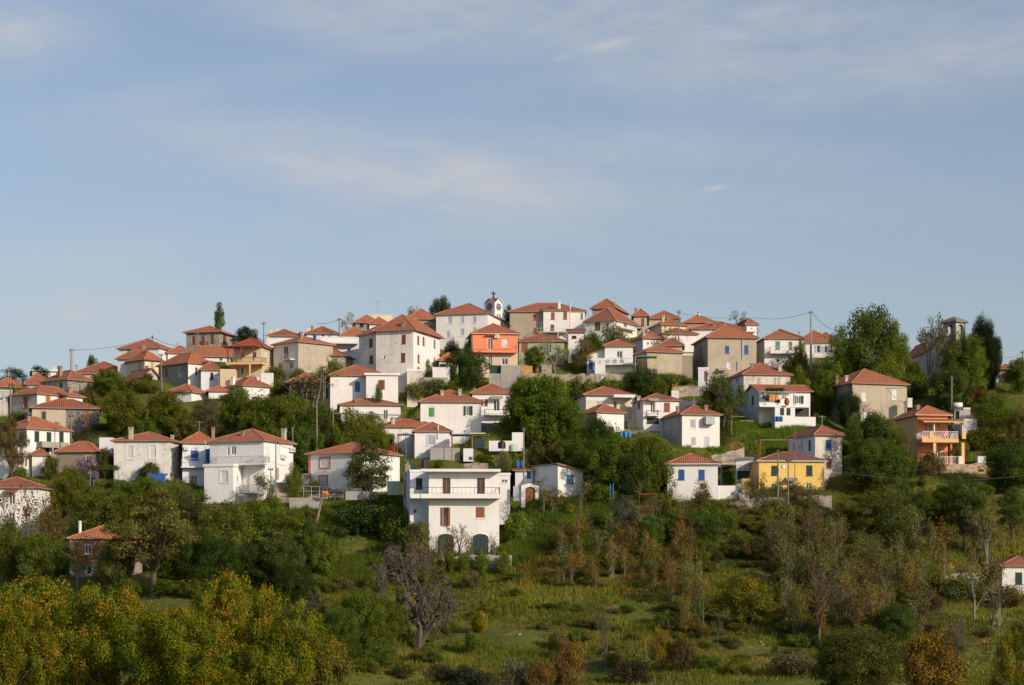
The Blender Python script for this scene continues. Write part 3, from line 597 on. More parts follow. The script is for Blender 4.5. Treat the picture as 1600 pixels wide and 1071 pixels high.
r=H('big_beige_house','big two storey brown beige house with blue shutters',1083.5,1106,1182,592,527.5,508,'beige','tan','a',depth=9,Y=262,
  wins=wn('R','sh','blue',(1136,546.7,6.5,11.4),(1166,546.5,6.5,13.4))+wn('R','ro','white',(1138.5,571.5,6.5,11))+wn('L','sh','blue',(1094.5,549,3.2,13))+wn('L','ro','grey',(1093.5,569,3.2,12))+wn('R','gl','dark',(1128,583,8,4),can='conc'))
fr=FR[r.name]; s=MB(); u=fr.along('R',1159.5); z=lambda y:(YH-y)*fr.Y/F-fr.C.z
s.tube((u,-0.08,z(529)),(u,-0.08,z(561)),0.06,k=6); s.tube((u,-0.08,z(561)),(fr.along('R',1152),-0.08,z(565)),0.06,k=6); s.tube((fr.along('R',1152),-0.08,z(565)),(fr.along('R',1152),-0.08,z(579)),0.06,k=6); s.build('drainpipe',SM('grey'),r)
H('white_annex','small white annex with brown door at the foot of the big beige house',1091,1091,1107.5,602,577.5,None,'bluish',rt='flat',Y=259,depth=2.5,ov=0.04,wins=wn('R','dr','brown',(1103,588,5.5,16)))
H('white_house','white house with green shutters and long balcony, right of the big beige house',1182,1194.5,1255,574,529,514.5,'white','sand','a',depth=6,Y=267,
  wins=wn('R','sh','sage',(1215,540,7.6,13),(1235,541,6,13),(1235,562,5.5,10))+wn('R','gl','grey',(1215.5,564,6,7)),balc=[('R',1204,1244,548,552.5,542,1.1,'white','grey','bars')])
H('white_house','white house with open pale blue shutters and balcony beside the tall pole',1245,1245,1298,570,535.5,518.5,'white',roof='a',depth=8,Y=271,
  wins=wn('R','osh','pgrey',(1278.5,546,5,12),(1290,547,5,12)),balc=[('R',1271,1303,555,559,551,1.1,'white','white','bars')],chim=[(1236+12,518.5,4,'sand',0.6)])
H('tiled_house','house whose roof shows behind the tall pole beside the big tree',1271,1271,1308,545,534,522,'white',roof='b',Y=280,depth=8,chim=[(1281,521,3,'brick',0.3),(1304,524,3,'brick',0.4)])
H('white_house','white house bit showing behind the big leafy tree, right of blue shutters',1300,1300,1332,575,556,548,'clean',roof='a',Y=272,depth=5)
# ---- middle right
H('stained_house','stained cream white house with closed pale shutters above the laundry house',1135,1162,1235,642,585,568.5,'dirty','bluish','b',depth=8,
  wins=wn('L','gl','dark',(1152,595,4,9),(1142,595,3,8))+wn('R','ro','beige',(1185,596,8,13))+wn('R','sh','beige',(1211,596,3.5,11),(1216,596,3.5,11)),chim=[(1218,571,4.5,'sand',0.1),(1175,580,3,'brick',0.2)])
r=H('laundry_house','white house with clothes hung on its terrace and green shutters',1165,1186,1266,662,611,602,'clean','bluish','a',rt='gu',depth=6,
  wins=wn('L','sh','dark',(1176,625.5,3.5,14))+wn('R','osh','dgreen',(1247.5,625,8,13))+wn('R','op','dark',(1215,622,8,14))+wn('R','op','dark',(1249,644,30,13)),  # wide black sheet stands in for the shade of the open lower terrace
  balc=[('R',1187,1266,634,636.5,None,2.2,'clean','white','bars')])
fr=FR[r.name]; z=lambda y:(YH-y)*(fr.Y-2)/F-fr.C.z
s=MB(); u0=fr.along('R',1203); u1=fr.along('R',1234); s.box((u0,-2.19,-2.5),(u1,-0.01,z(636.6))); s.build('terrace_room',WALL['clean'],r)
s=MB(); s.box((u1,-2.19,-2.5),(fr.along('R',1266),-2.0,z(651))); s.build('terrace_wall',WALL['clean'],r)
for nm,px in (('post',1233),('post',1188)):
    s=MB(); u=fr.along('R',px); s.box((u-.07,-2.1,z(634)),(u+.07,-1.96,z(613))); s.build(nm,SM('grey'),r)
s=MB(); s.box((fr.along('R',1187),-2.2,z(613)),(fr.along('R',1234),0.0,z(612.2))); s.build('porch_roof',SM('grey'),r)
for px in (1224,1214):
    s=MB(); u=fr.along('R',px); s.box((u-.25,-2.23,z(649)),(u+.25,-2.195,z(637.5))); s.build('shutter',SM('dgreen',True),r)
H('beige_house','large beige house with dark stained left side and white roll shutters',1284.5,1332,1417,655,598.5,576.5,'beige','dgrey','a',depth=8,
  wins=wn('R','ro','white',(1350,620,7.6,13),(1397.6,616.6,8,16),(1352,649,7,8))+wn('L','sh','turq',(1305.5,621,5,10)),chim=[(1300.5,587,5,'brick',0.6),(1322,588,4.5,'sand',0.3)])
H('white_house','white house with blue shutters and corner facing right, behind the yellow house',1231,1273.6,1315.6,740,679.5,667,'dirty','bluish','b',depth=7.5,ov=0.4,
  wins=wn('R','sh','blue',(1294.6,695,9,15))+wn('R','sh','brown',(1295.5,724,8,14))+wn('L','sh','blue',(1265,696,4,15),(1241,699,3.5,14))+wn('L','gl','blue',(1248,698,2,4))+wn('L','dr','beige',(1253,698,3,15)),chim=[(1310,669,3,'white',0.6)])
H('yellow_house','yellow house with brown roof and grey green shutters beside two poles',1170,1186,1288,768,720,706.8,'yellow','apricot','e',depth=6,trim='white',
  wins=wn('R','sh','dgreen',(1209.8,735.5,10,15),(1264.5,735.5,10,16))+wn('R','gl','dgreen',(1209.5,760,9,10),(1264,760,9,11))+wn('R','gd','grey',(1236,760,9,14),can='conc'))
r=H('white_house','white house with two blue shutters low on the slope left of the yellow house',1043,1043,1121.5,782,725,708.8,'clean',roof='a',depth=6.5,ov=0.4,wins=wn('R','sh','blue',(1064.5,742,10,16),(1096,742,10,16)),trim='white')
H('white_shed','white shed between the blue shuttered house and the yellow house',1150,1150,1177,760,718,None,'clean',rt='flat',Y=226,depth=4,ov=0.1,wins=wn('R','op','dark',(1163,742,22,13)))
H('white_house','white house with brown shutters and small balcony, right of the blue pillared veranda',991,1005,1061,672,625,614.8,'clean',roof='b',depth=5,
  wins=wn('L','sh','brown',(998,634,4,9))+wn('R','gd','brown',(1020,637,8,17),can='conc')+wn('R','sh','rust',(1042,636.5,9.5,14))+wn('R','op','dark',(1020,657.5,19,9)),balc=[('R',1012,1030,648.5,650,641.5,0.8,'clean','dark','thin')],chim=[(994,620,5,'sand',0.8)])
r=H('veranda_house','house with pale blue pillared veranda and pale yellow walls',899,915.5,988,665,617,604,'palecream','bluish','a',depth=6.5,Y=246,ov=0.5,trim='bluish' if False else None,
  wins=wn('R','ro','beige',(935.5,630.5,10,7))+wn('R','gd','pgrey',(961,633,6,13)))
fr=FR[r.name]; z=lambda y:(YH-y)*fr.Y/F-fr.C.z
s=MB(); u0=fr.along('R',955); s.box((0,-0.05,z(626.5)),(u0,-0.004,z(617.6))); s.box((u0,-1.6,z(622)),(fr.LU,-0.05,z(617.6))); s.build('frieze',WALL['bluish'],r)
s=MB(); u=fr.along('R',985); s.box((u-.12,-1.6,z(664)),(u+.12,-1.36,z(622))); s.build('pillar',WALL['bluish'],r)
add_balcony(r,None,fr,'R',972,1003,656,658,650,2.6,'palecream','white','bars')
s=MB(); s.box((fr.along('R',975),-2.5,-3),(fr.along('R',1003),-0.1,z(658.2))); s.build('terrace_base',WALL['palecream'],r)
H('white_house','white house with plain walls in front of the blue pillared veranda house',903,933,975,680,644,633,'white','lgrey','a',depth=5.5,Y=240)
r=H('white_house','white house with wire cage on its wall and two brick chimneys',1034,1065.7,1124.5,699,647.5,634.5,'white','lgrey','b',depth=7.5,
  wins=wn('R','ro','grey',(1082.5,662.5,9,15),(1083.4,690,8.5,14))+wn('R','dr','pgrey',(1104,690,8.5,15)),chim=[(1059,636,3.5,'brick',0.35),(1102.7,635,4.5,'brick',0.15)])
fr=FR[r.name]; q=fr.rect('R',1106,658,14,12); s=MB(); fbox(s,'R',q[0],q[1],-0.95,-0.005,q[2],q[3]); s.build('wall_cage',SM('grey'),r)
# ---- centre
r=H('white_house','white house with green roll shutter and open dark green shutters, village centre',657,657,752,678,628,609,'clean',roof='a',depth=8,
  wins=wn('R','ro','green',(674,644.5,10.4,16),)+wn('R','osh','dgreen',(731.5,642,7,15)),chim=[(691,613,4.5,'sand',0.25),(718.6,609,4.5,'sand',0.25)])
H('white_house','white house with brown shutters and vine hung balcony behind the big central tree',738,738,798,662,614.5,601,'clean',roof='a',depth=7,Y=244,
  wins=wn('R','gl','brown',(753,629,5,10))+wn('R','sh','brown',(759.5,629,5,10))+wn('R','gd','brown',(776,634,10,17),can='conc'),balc=[('R',757,799,647.5,649,640,1.2,'clean','dark','thin')],chim=[(733,608,3,'brick',0.4)])
H('white_house','low white house with long roof and fat plastered chimney',588,588,690,697,667,655.5,'clean',roof='a',depth=6.5,Y=237,chim=[(613.5,654,7,'sand',0.15,1)])
r=H('white_house','white house with grey blue framed roll shutter and grey terrace wall',648,648,702.5,717,674,660.5,'clean',roof='b',depth=6,Y=231,wins=wn('R','ro','grey',(673.6,689,11,15),fr='pgrey'))
fr=FR[r.name]; z=lambda y:(YH-y)*fr.Y/F-fr.C.z
s=MB(); s.box((fr.along('R',672),-2.2,-3),(fr.along('R',718),-0.005,z(701.5))); s.build('terrace',WALL['conc'],r)
s=MB(); railing(s,(fr.along('R',681),-2.1,0),(fr.along('R',714),-2.1,0),z(701),z(694),'thin'); s.build('railing',SM('rust'),r)
s=MB(); u=fr.along('R',684.5); s.tube((u,-0.1,z(686)),(u,-0.1,z(664)),0.07,k=6); s.build('stove_pipe',SM('white'),r)
H('white_house','long low white house with one narrow window, left of the green shuttered house',531,531,626,660,632.5,623,'clean',roof='a',depth=6.5,Y=244,wins=wn('R','gl','grey',(602.5,648,7,15)),chim=[(557,627,4,'brick',0.15)])
H('small_white_house','small white house with single slope roof, blue shutter and bare wall to the left',829,871.6,911,777,736,724.5,'clean','bluish','c',rt='sr',depth=6,side='L',Y=219,wins=wn('R','sh','lblue',(891,749,11,13.5)))  # left face is white too, its shade is put into the bluish colour
H('blue_door_hut','white hut with blue door and barrels on its roof',805,805,832,782,735,731,'bluish',roof='c',rt='sf',Y=223,depth=3,wins=wn('R','dr','blue',(826.5,741.5,7,14)))
H('flat_hut','small white flat roofed hut with grille window right of the big flat roofed house',780,780,797,779,743,None,'clean',rt='flat',Y=217.5,depth=4,ov=0.08,wins=wn('R','gl','grey',(788,752,10,6)))
# ---- the flat roofed white house in front
r=H('flat_roofed_house','three storey flat roofed white house with long balcony and two arched doors',669,670,780,864,738,None,'clean',rt='flat',Y=206,depth=9,ov=0.1,pad=True,
  wins=wn('R','gd','orange',(697.6,760,12.6,26),(751.4,760,12.6,26),fc='rust')+wn('R','osh','rust',(696,807.5,7.5,29),fc='orange')+wn('R','ro','rust',(750,801,16,19)))
fr=FR[r.name]; z=lambda y:(YH-y)*fr.Y/F-fr.C.z
H('w','',630,640.5,672,864,738,None,'bluish','bluish',rt='flat',root=r,Y=207.6,depth=7,ov=0.05,wins=wn('R','op','dark',(655,756,10,17))+wn('R','gl','grey',(648.6,799,7,8))+wn('L','sh','red',(632.5,764,2.5,26)))
s=MB(); s.box((fr.along('R',657),-1.35,z(737.9)),(fr.along('R',781.5),-0.12,z(733.8))); s.build('roof_slab',WALL['clean'],r)
s=MB(); s.box((fr.along('R',641),-1.3,z(779.5)),(fr.along('R',657.5),1.45,z(772.5))); s.box((fr.along('R',657.5),-1.4,z(779.5)),(fr.along('R',781),-0.004,z(772.5)))
o=s.build('balcony',WALL['clean'],r)
t=MB(); railing(t,(fr.along('R',642),-1.25,0),(fr.along('R',780),-1.25,0),z(772.5),z(762.5),'thin'); railing(t,(fr.along('R',780),-1.25,0),(fr.along('R',780),-0.05,0),z(772.5),z(762.5),'thin'); t.build('railing',SM('dgreen'),o)
for cx in (696.5,750.7):
    u0=fr.along('R',cx-12.5);u1=fr.along('R',cx+12.5);um=(u0+u1)/2;w=(u1-u0)/2; zs=z(841); zt=z(834.5)
    arc=[(um+w*math.cos(a),zs+(zt-zs)*math.sin(a)) for a in [math.pi*i/12 for i in range(13)]]
    s=MB(); pts=[(u1,-0.5)]+arc+[(u0,-0.5)]; s.poly([(a,-0.012,b) for a,b in pts]); 
    for (a,b),(c,d) in zip(pts[:-1],pts[1:]): s.poly([(a,-0.012,b),(c,-0.012,d),(c,0.0,d),(a,0.0,b)])
    o=s.build('arched_door',SM('dgreen'),r)
    t=MB(); out=[(um+(w+.09)*math.cos(a),zs+(zt-zs+.09)*math.sin(a)) for a in [math.pi*i/12 for i in range(13)]]; inn=arc
    out=[(u1+.09,-0.5)]+out+[(u0-.09,-0.5)]; inn=[(u1,-0.5)]+inn+[(u0,-0.5)]
    for i in range(len(out)-1):
        a,b,c,d=inn[i],inn[i+1],out[i+1],out[i]
        t.poly([(q[0],-0.06,q[1]) for q in(a,b,c,d)]); t.poly([(a[0],-0.06,a[1]),(b[0],-0.06,b[1]),(b[0],0,b[1]),(a[0],0,a[1])]); t.poly([(d[0],-0.06,d[1]),(c[0],-0.06,c[1]),(c[0],0,c[1]),(d[0],0,d[1])])
    t.build('arch_frame',WALL['clean'],o)
    t=MB()
    for k in(-1,0,1): t.box((um+k*w*.5-.025,-0.05,-0.4),(um+k*w*.5+.025,-0.014,zt-.12-(abs(k)*.08)))
    t.build('glazing_bars',SM('dark'),o)
# ---- orange house
r=H('orange_house','orange two storey house with tiled porch roof and white railings',1399,1434,1481,728,648.5,636.5,'orange','apricot','c',depth=8,Y=229,ov=0.5,trim='apricot',
  wins=wn('R','gd','white',(1457,672,14,19))+wn('R','gd','white',(1465,711,10,26))+wn('R','gl','white',(1447,668,4,10)),chim=[(1434,637,5,'pink',0.4)])
fr=FR[r.name]; z=lambda y:(YH-y)*(fr.Y-2)/F-fr.C.z; U=lambda x: fr.along('R',x)
add_balcony(r,None,fr,'R',1441,1498,686,691.5,674.5,2.4,'apricot','white','lattice')
for a,b in ((1441,1448),(1491.5,1498)):
    s=MB(); s.box((U(a)+.02,-2.43,z(685.9)),(U(b),-2.2,z(674))); s.build('parapet',WALL['apricot'],r)
for px in (1450,1494):
    s=MB(); s.box((U(px)-.18,-2.3,-2.5),(U(px)+.18,-1.95,z(691.6))); s.build('pillar',WALL['apricot'],r)
    s=MB(); s.box((U(px)-.07,-2.2,z(674)),(U(px)+.07,-2.06,z(660))); s.build('porch_post',WALL['clean'],r)
s=MB(); s.box((U(1484),-0.2,-2.5),(U(1487),0.2,z(691.6))); s.build('pillar',WALL['orange'],r)
t=MB(); railing(t,(U(1451),-2.25,0),(U(1493),-2.25,0),z(726),z(713.5),'lattice'); t.build('railing',SM('white'),r)
s=MB(); s.box((U(1436),-2.4,-3),(U(1500),-0.01,z(726))); s.build('terrace_floor',WALL['conc'],r)
s=MB(); z0=z(659); z1=z(652.5); a,b=U(1431),U(1499)
s.poly([(a,-2.7,z0),(b,-2.7,z0),(b-.4,-0.01,z1),(a+.4,-0.01,z1)],0,[(0,0),(b-a,0),(b-a-.4,2.8),(.4,2.8)]); s.poly([(a,-2.7,z0-.12),(b,-2.7,z0-.12),(b-.4,-0.01,z1-.12),(a+.4,-0.01,z1-.12)],1); s.poly([(a,-2.7,z0),(b,-2.7,z0),(b,-2.7,z0-.12),(a,-2.7,z0-.12)],1); s.poly([(a,-2.7,z0),(a+.4,-.01,z1),(a+.4,-.01,z1-.12),(a,-2.7,z0-.12)],1); s.poly([(b,-2.7,z0),(b-.4,-.01,z1),(b-.4,-.01,z1-.12),(b,-2.7,z0-.12)],1)
s.build('porch_roof',[ROOF['c'],WALL['apricot']],r); ac_unit(r,'R',1472,664,7,4)
H('white_shed','small white and grey sheds behind the orange house with a steel tank',1500,1500,1528,680,653,None,'clean',rt='flat',Y=239,depth=4,ov=0.05)
H('grey_shed','grey concrete shed below the solar tank behind the orange house',1491,1491,1516,672,641,None,'lgrey',rt='flat',Y=244,depth=3,ov=0.05,wins=wn('R','op','dark',(1496,648,6,12)))
# ---- lower slope
r=H('white_house','white house at left edge with turquoise shutters and tiled canopy',-30,58,66,830,762,746,'white','white','b',side='R',depth=7,
  wins=wn('L','gl','turq',(19,780,10,17),can='tile')+wn('L','gl','turq',(18.5,806,10,12)))
H('brick_house','old red brick and stone house with mint shutters half hidden by trees',104,109,222,907,841,821,'brick','stone','c',depth=7,
  wins=wn('R','gl','white',(138,858,11,16))+wn('R','osh','mint',(139,892,7,12),(176,892,8,12))+wn('R','gl','mint',(204,861,6,14)),chim=[(125,817,5,'white',0.3,1)])
r=[o for o in bpy.data.objects if o.name=='brick_house'][0]; fr=FR[r.name]; z=lambda y:(YH-y)*fr.Y/F-fr.C.z
s=MB(); s.box((-0.02,-0.05,z(880)),(fr.along('R',113),-0.004,z(842))); s.build('quoins',WALL['stone'],r)
s=MB()
ops=[fr.rect('R',139,892,7,12),fr.rect('R',176,892,8,12)]; wall_face(s,'R',fr.LU,-2,z(880),ops,0)
for i,v in enumerate(s.v): s.v[i]=(v[0],v[1]-0.05,v[2])
s.build('stone_base',WALL['stone'],r)
r=H('white_house','white house with dark green shutter at the lower right edge',1546,1566,1630,932,884,869,'worn','lgrey','b',depth=6,Y=196,wins=wn('R','sh','dgreen',(1591.6,904,11,18.5)))
H('terrace_hut','low whitewashed stone hut left of the lower right edge house',1478,1478,1545,925,903,None,'palestone',rt='flat',Y=197,depth=3,ov=0.05,wins=wn('R','op','dark',(1497,914,18,12)))
H('stone_house','ochre stone house right of the cypress behind the cemetery wall',1560,1560,1581,615,577,572,'ochrestone',roof='a',Y=266,depth=7)
H('stone_house','dark stone house at the right edge with red roof',1581,1581,1622,612,577,569,'darkstone',roof='a',Y=263,depth=7,chim=[(1586,569,2.5,'conc',0.3)])
# ---- church
r=H('church','white village church with tiled gable roof half hidden by trees',1412,1454,1492,605,548,533,'clean','lgrey','a',rt='gv',depth=13,Y=262,cat='church',group=None)  # white church, shade of the left wall painted as pale grey
# ================================================================== terrain
_ys=np.array([505,540,580,620,660,700,740,780,820,862,905,960,1000,1040,1071],float)
_Y=np.array([D(y) for y in _ys]); _Z=(YH-_ys)*_Y/F
o_=np.argsort(_Y); RY=np.concatenate([[-60,-5,6,30,60,100,135,150],_Y[o_],[330]]); RZ=np.concatenate([[-1.6,-1.6,-1.8,-3.2,-5.0,-8.2,-10.8,-10.9],_Z[o_],[44.0]])
CRX=np.array([-400,0,120,200,300,400,480,600,700,800,900,1000,1100,1200,1300,1400,1500,1600,2000]); CRY=np.array([640,600,592,575,556,546,538,524,520,520,515,518,526,545,566,588,597,602,640])
_n=[np.random.RandomState(3).uniform(0,6.28,(14,)), np.random.RandomState(4).uniform(-1,1,(14,2))]
def bumps(X,Y,sc=1.0):
    z=np.zeros_like(X)
    for i in range(14):
        k=_n[1][i]*(0.12+0.06*i)*sc; z=z+np.sin(X*k[0]+Y*k[1]+_n[0][i])*0.24/(1+0.10*i)
    return z
def base_z(X,Y):
    X=np.asarray(X,float);Y=np.asarray(Y,float)
    z=np.interp(Y,RY,RZ); x=800+F*X/np.maximum(Y,60.0)
    yc=np.interp(np.interp(x,CRX,CRY),_ys,_Y)
    zc=np.interp(yc,RY,RZ)-0.06*np.maximum(0,Y-yc)
    z=np.where(Y>yc,np.minimum(z,zc),z)
    return z+bumps(X,Y)*np.clip((Y-20)/60,0.15,1)
def ground(X,Y):
    X=np.atleast_1d(np.asarray(X,float));Y=np.atleast_1d(np.asarray(Y,float)); z=base_z(X,Y)
    for (fr,) in PADS:
        dx=X-fr.C.x; dy=Y-fr.C.y
        u=dx*fr.U.x+dy*fr.U.y; v=dx*fr.V.x+dy*fr.V.y
        ins=np.maximum(np.maximum(-u,u-fr.LU),np.maximum(-v,v-fr.LV))
        lim=fr.C.z+np.maximum(0,ins-1.0)*1.6
        z=np.where(ins<6,np.minimum(z,lim),z)
    return z
def inside(X,Y,m=0.4):
    r=np.zeros(len(X),bool)
    for (fr,) in PADS:
        dx=X-fr.C.x; dy=Y-fr.C.y; u=dx*fr.U.x+dy*fr.U.y; v=dx*fr.V.x+dy*fr.V.y
        r|=np.maximum(np.maximum(-u,u-fr.LU),np.maximum(-v,v-fr.LV))<m
    return r
def gz(x,y): return float(ground(x,y)[0])
gx=np.concatenate([[-3000,-1200,-600,-300,-200],np.arange(-150,150.1,1.0),[200,300,600,1200,3000]])
gy=np.concatenate([[-3000,-800,-200,-60],np.arange(-20,150,5.0),np.arange(150,310,1.0),[330,400,600,1200,4000]])
GX,GY=np.meshgrid(gx,gy); zz=ground(GX.ravel(),GY.ravel())
nx,ny=len(gx),len(gy); idx=np.arange(nx*ny).reshape(ny,nx)
def grid_mesh(name,co,nx,ny):
    me=bpy.data.meshes.new(name); q=np.stack([idx[:-1,:-1],idx[:-1,1:],idx[1:,1:],idx[1:,:-1]],-1).reshape(-1,4)
    me.vertices.add(len(co)); me.vertices.foreach_set('co',co.astype(np.float32).ravel()); me.loops.add(q.size); me.loops.foreach_set('vertex_index',q.ravel().astype(np.int32))
    me.polygons.add(len(q)); me.polygons.foreach_set('loop_start',np.arange(0,q.size,4,dtype=np.int32)); me.polygons.foreach_set('use_smooth',np.ones(len(q),bool)); me.update(); me.validate(); return me
me=grid_mesh('ground',np.stack([GX.ravel(),GY.ravel(),zz],-1),nx,ny)
m,nt,b=nodes('hillside_soil_and_grass'); p=pos(nt)
n1=noise(nt,p,0.12,6,0.6); n2=noise(nt,p,0.9,6,0.65); n3=noise(nt,p,0.055,4)
c=mixc(nt,ramp(nt,n2,[(0.3,0.0),(0.7,1.0)]),(0.06,0.085,0.014),(0.145,0.155,0.03))
c=mixc(nt,ramp(nt,n1,[(0.45,0.0),(0.62,0.8)]),c,(0.16,0.155,0.04))
c=mixc(nt,ramp(nt,noise(nt,p,0.33,7,0.7),[(0.57,0.0),(0.63,0.95)]),c,(0.32,0.16,0.08))
c=mixc(nt,ramp(nt,n3,[(0.42,0.0),(0.60,0.55)]),c,(0.075,0.10,0.022))
nt.links.new(c,b.inputs['Base Color']); b.inputs['Roughness'].default_value=1.0; b.inputs['Specular IOR Level'].default_value=0.1; bump(nt,b,n2,0.5,0.3)
me.materials.append(m); go=bpy.data.objects.new('ground',me); COL.objects.link(go); tag(go,kind='structure')

# ================================================================== vegetation
def leafmat(name,trans=0.35,rough=0.55):
    """foliage: the object's own colour, every leaf clump a shade of its own"""
    m=bpy.data.materials.new(name); m.use_nodes=True; nt=m.node_tree; nt.nodes.clear()
    out=nt.nodes.new('ShaderNodeOutputMaterial'); oi=nt.nodes.new('ShaderNodeObjectInfo'); at=nd(nt,'ShaderNodeAttribute',attribute_name='tint')
    at2=nd(nt,'ShaderNodeAttribute',attribute_name='hue')
    c=mixc(nt,ramp(nt,at.outputs['Fac'],[(0.0,0.55),(1.0,1.55)]),(0,0,0),oi.outputs['Color'],'MIX')
    mul=nt.nodes.new('ShaderNodeVectorMath'); mul.operation='SCALE'; nt.links.new(oi.outputs['Color'],mul.inputs[0])
    rr=nt.nodes.new('ShaderNodeMapRange'); rr.inputs[3].default_value=0.6; rr.inputs[4].default_value=1.5; nt.links.new(at.outputs['Fac'],rr.inputs[0]); nt.links.new(rr.outputs[0],mul.inputs['Scale'])
    hs=nt.nodes.new('ShaderNodeHueSaturation'); mr=nt.nodes.new('ShaderNodeMapRange'); mr.inputs[3].default_value=0.465; mr.inputs[4].default_value=0.525
    nt.links.new(at2.outputs['Fac'],mr.inputs[0]); nt.links.new(mr.outputs[0],hs.inputs['Hue']); nt.links.new(mul.outputs[0],hs.inputs['Color'])
    c=hs.outputs[0]
    d=nt.nodes.new('ShaderNodeBsdfDiffuse'); t=nt.nodes.new('ShaderNodeBsdfTranslucent'); mx=nt.nodes.new('ShaderNodeMixShader'); mx.inputs[0].default_value=trans
    tc_=mixc(nt,1.0,c,(1.25,1.12,0.45),'MULTIPLY'); nt.links.new(c,d.inputs[0]); nt.links.new(tc_,t.inputs[0]); nt.links.new(d.outputs[0],mx.inputs[1]); nt.links.new(t.outputs[0],mx.inputs[2])
    g=nt.nodes.new('ShaderNodeBsdfGlossy'); g.inputs['Roughness'].default_value=rough; m2=nt.nodes.new('ShaderNodeMixShader'); m2.inputs[0].default_value=0.006
    nt.links.new(mx.outputs[0],m2.inputs[1]); nt.links.new(g.outputs[0],m2.inputs[2]); nt.links.new(m2.outputs[0],out.inputs[0]); return m
LEAF=leafmat('foliage',0.5); 
def catkinmat():
    m=leafmat('oak_foliage_with_catkins',0.33); nt=m.node_tree; at=nd(nt,'ShaderNodeAttribute',attribute_name='catkin')
    hs=[n for n in nt.nodes if n.type=='HUE_SAT'][0]
    c=mixc(nt,at.outputs['Fac'],hs.outputs[0],(0.29,0.195,0.013))
    for n in nt.nodes:
        if n.type in('BSDF_DIFFUSE','BSDF_TRANSLUCENT'): nt.links.new(c,n.inputs[0])
    return m
OAKLEAF=catkinmat()
def barkmat(name,col):
    m,nt,b=nodes(name); c=mixc(nt,ramp(nt,noise(nt,pos(nt,(6,6,1.5)),2.0,5,0.7),[(0.3,0.0),(0.7,1.0)]),tuple(v*0.55 for v in col),col)
    nt.links.new(c,b.inputs['Base Color']); b.inputs['Roughness'].default_value=0.95; return m
BARK=barkmat('bark_dark',(0.11,0.085,0.06)); BARKG=barkmat('bark_grey',(0.27,0.23,0.19)); TWIG=barkmat('twigs_grey_brown',(0.125,0.10,0.075))
def quads(name,c,n,size,rs,elong=1.5,tint=None,extra=None,mat=None,hue=None):
    """one small rhombic leaf (spray) per centre c with normal n"""
    N=len(c); r=rs.normal(size=(N,3)); t=np.cross(n,r); t/=np.linalg.norm(t,axis=1,keepdims=True)+1e-9; b=np.cross(n,t)
    L=(size*rs.uniform(0.6,1.35,N))[:,None]; w=L/elong
    droop=n*L*0.25
    co=np.stack([c-t*L*.5-droop*.4,c-b*w*.5,c+t*L*.5-droop*.4,c+b*w*.5],1).reshape(-1,3)
    me=bpy.data.meshes.new(name); me.vertices.add(4*N); me.vertices.foreach_set('co',co.astype(np.float32).ravel())
    me.loops.add(4*N); me.loops.foreach_set('vertex_index',np.arange(4*N,dtype=np.int32)); me.polygons.add(N); me.polygons.foreach_set('loop_start',np.arange(0,4*N,4,dtype=np.int32))
    me.update()
    for nm,v in (('tint',tint if tint is not None else rs.uniform(0,1,N)),('hue',hue if hue is not None else rs.uniform(0,1,N)))+((extra,) if extra else ()):
        a=me.attributes.new(nm,'FLOAT','FACE'); a.data.foreach_set('value',np.asarray(v,np.float32))
    me.materials.append(mat or LEAF); return me
def mesh_of(mb,name,mat,smooth=True):
    o=mb.build(name,mat,None,None,smooth); me=o.data; bpy.data.objects.remove(o); return me
def clump_centres(rs,n,W,H,z0,shape,shell=0.5):
    out=[]
    while len(out)<n:
        p=rs.uniform(-1,1,3); 
        if shape=='column': k=1.0-0.75*max(0,p[2])**1.5-0.35*max(0,-p[2])**2; q=math.hypot(p[0],p[1])/max(.05,k)
        elif shape=='cypress':
            h=(p[2]+1)/2; k=0.55+0.55*math.sin(min(1,h*1.4)*1.9) if h<0.62 else max(0.12,(1-h)/0.38)**0.7*0.95; q=math.hypot(p[0],p[1])/k
        elif shape=='tall': q=math.sqrt((p[0]**2+p[1]**2)/(1-0.35*p[2])**2*1.0+p[2]**2*0.85)
        elif shape=='vase': k=0.35+0.65*(p[2]+1)/2; q=math.hypot(p[0],p[1])/k
        elif shape=='dome': q=math.sqrt(p[0]**2+p[1]**2+(max(p[2],-0.6))**2) if p[2]>-0.75 else 2
        else: q=np.linalg.norm(p)
        if q>1 or q<shell*rs.uniform(0.3,1.0): continue
        out.append((p[0]*W/2,p[1]*W/2,z0+(p[2]+1)/2*(H-z0)))
    return np.array(out)
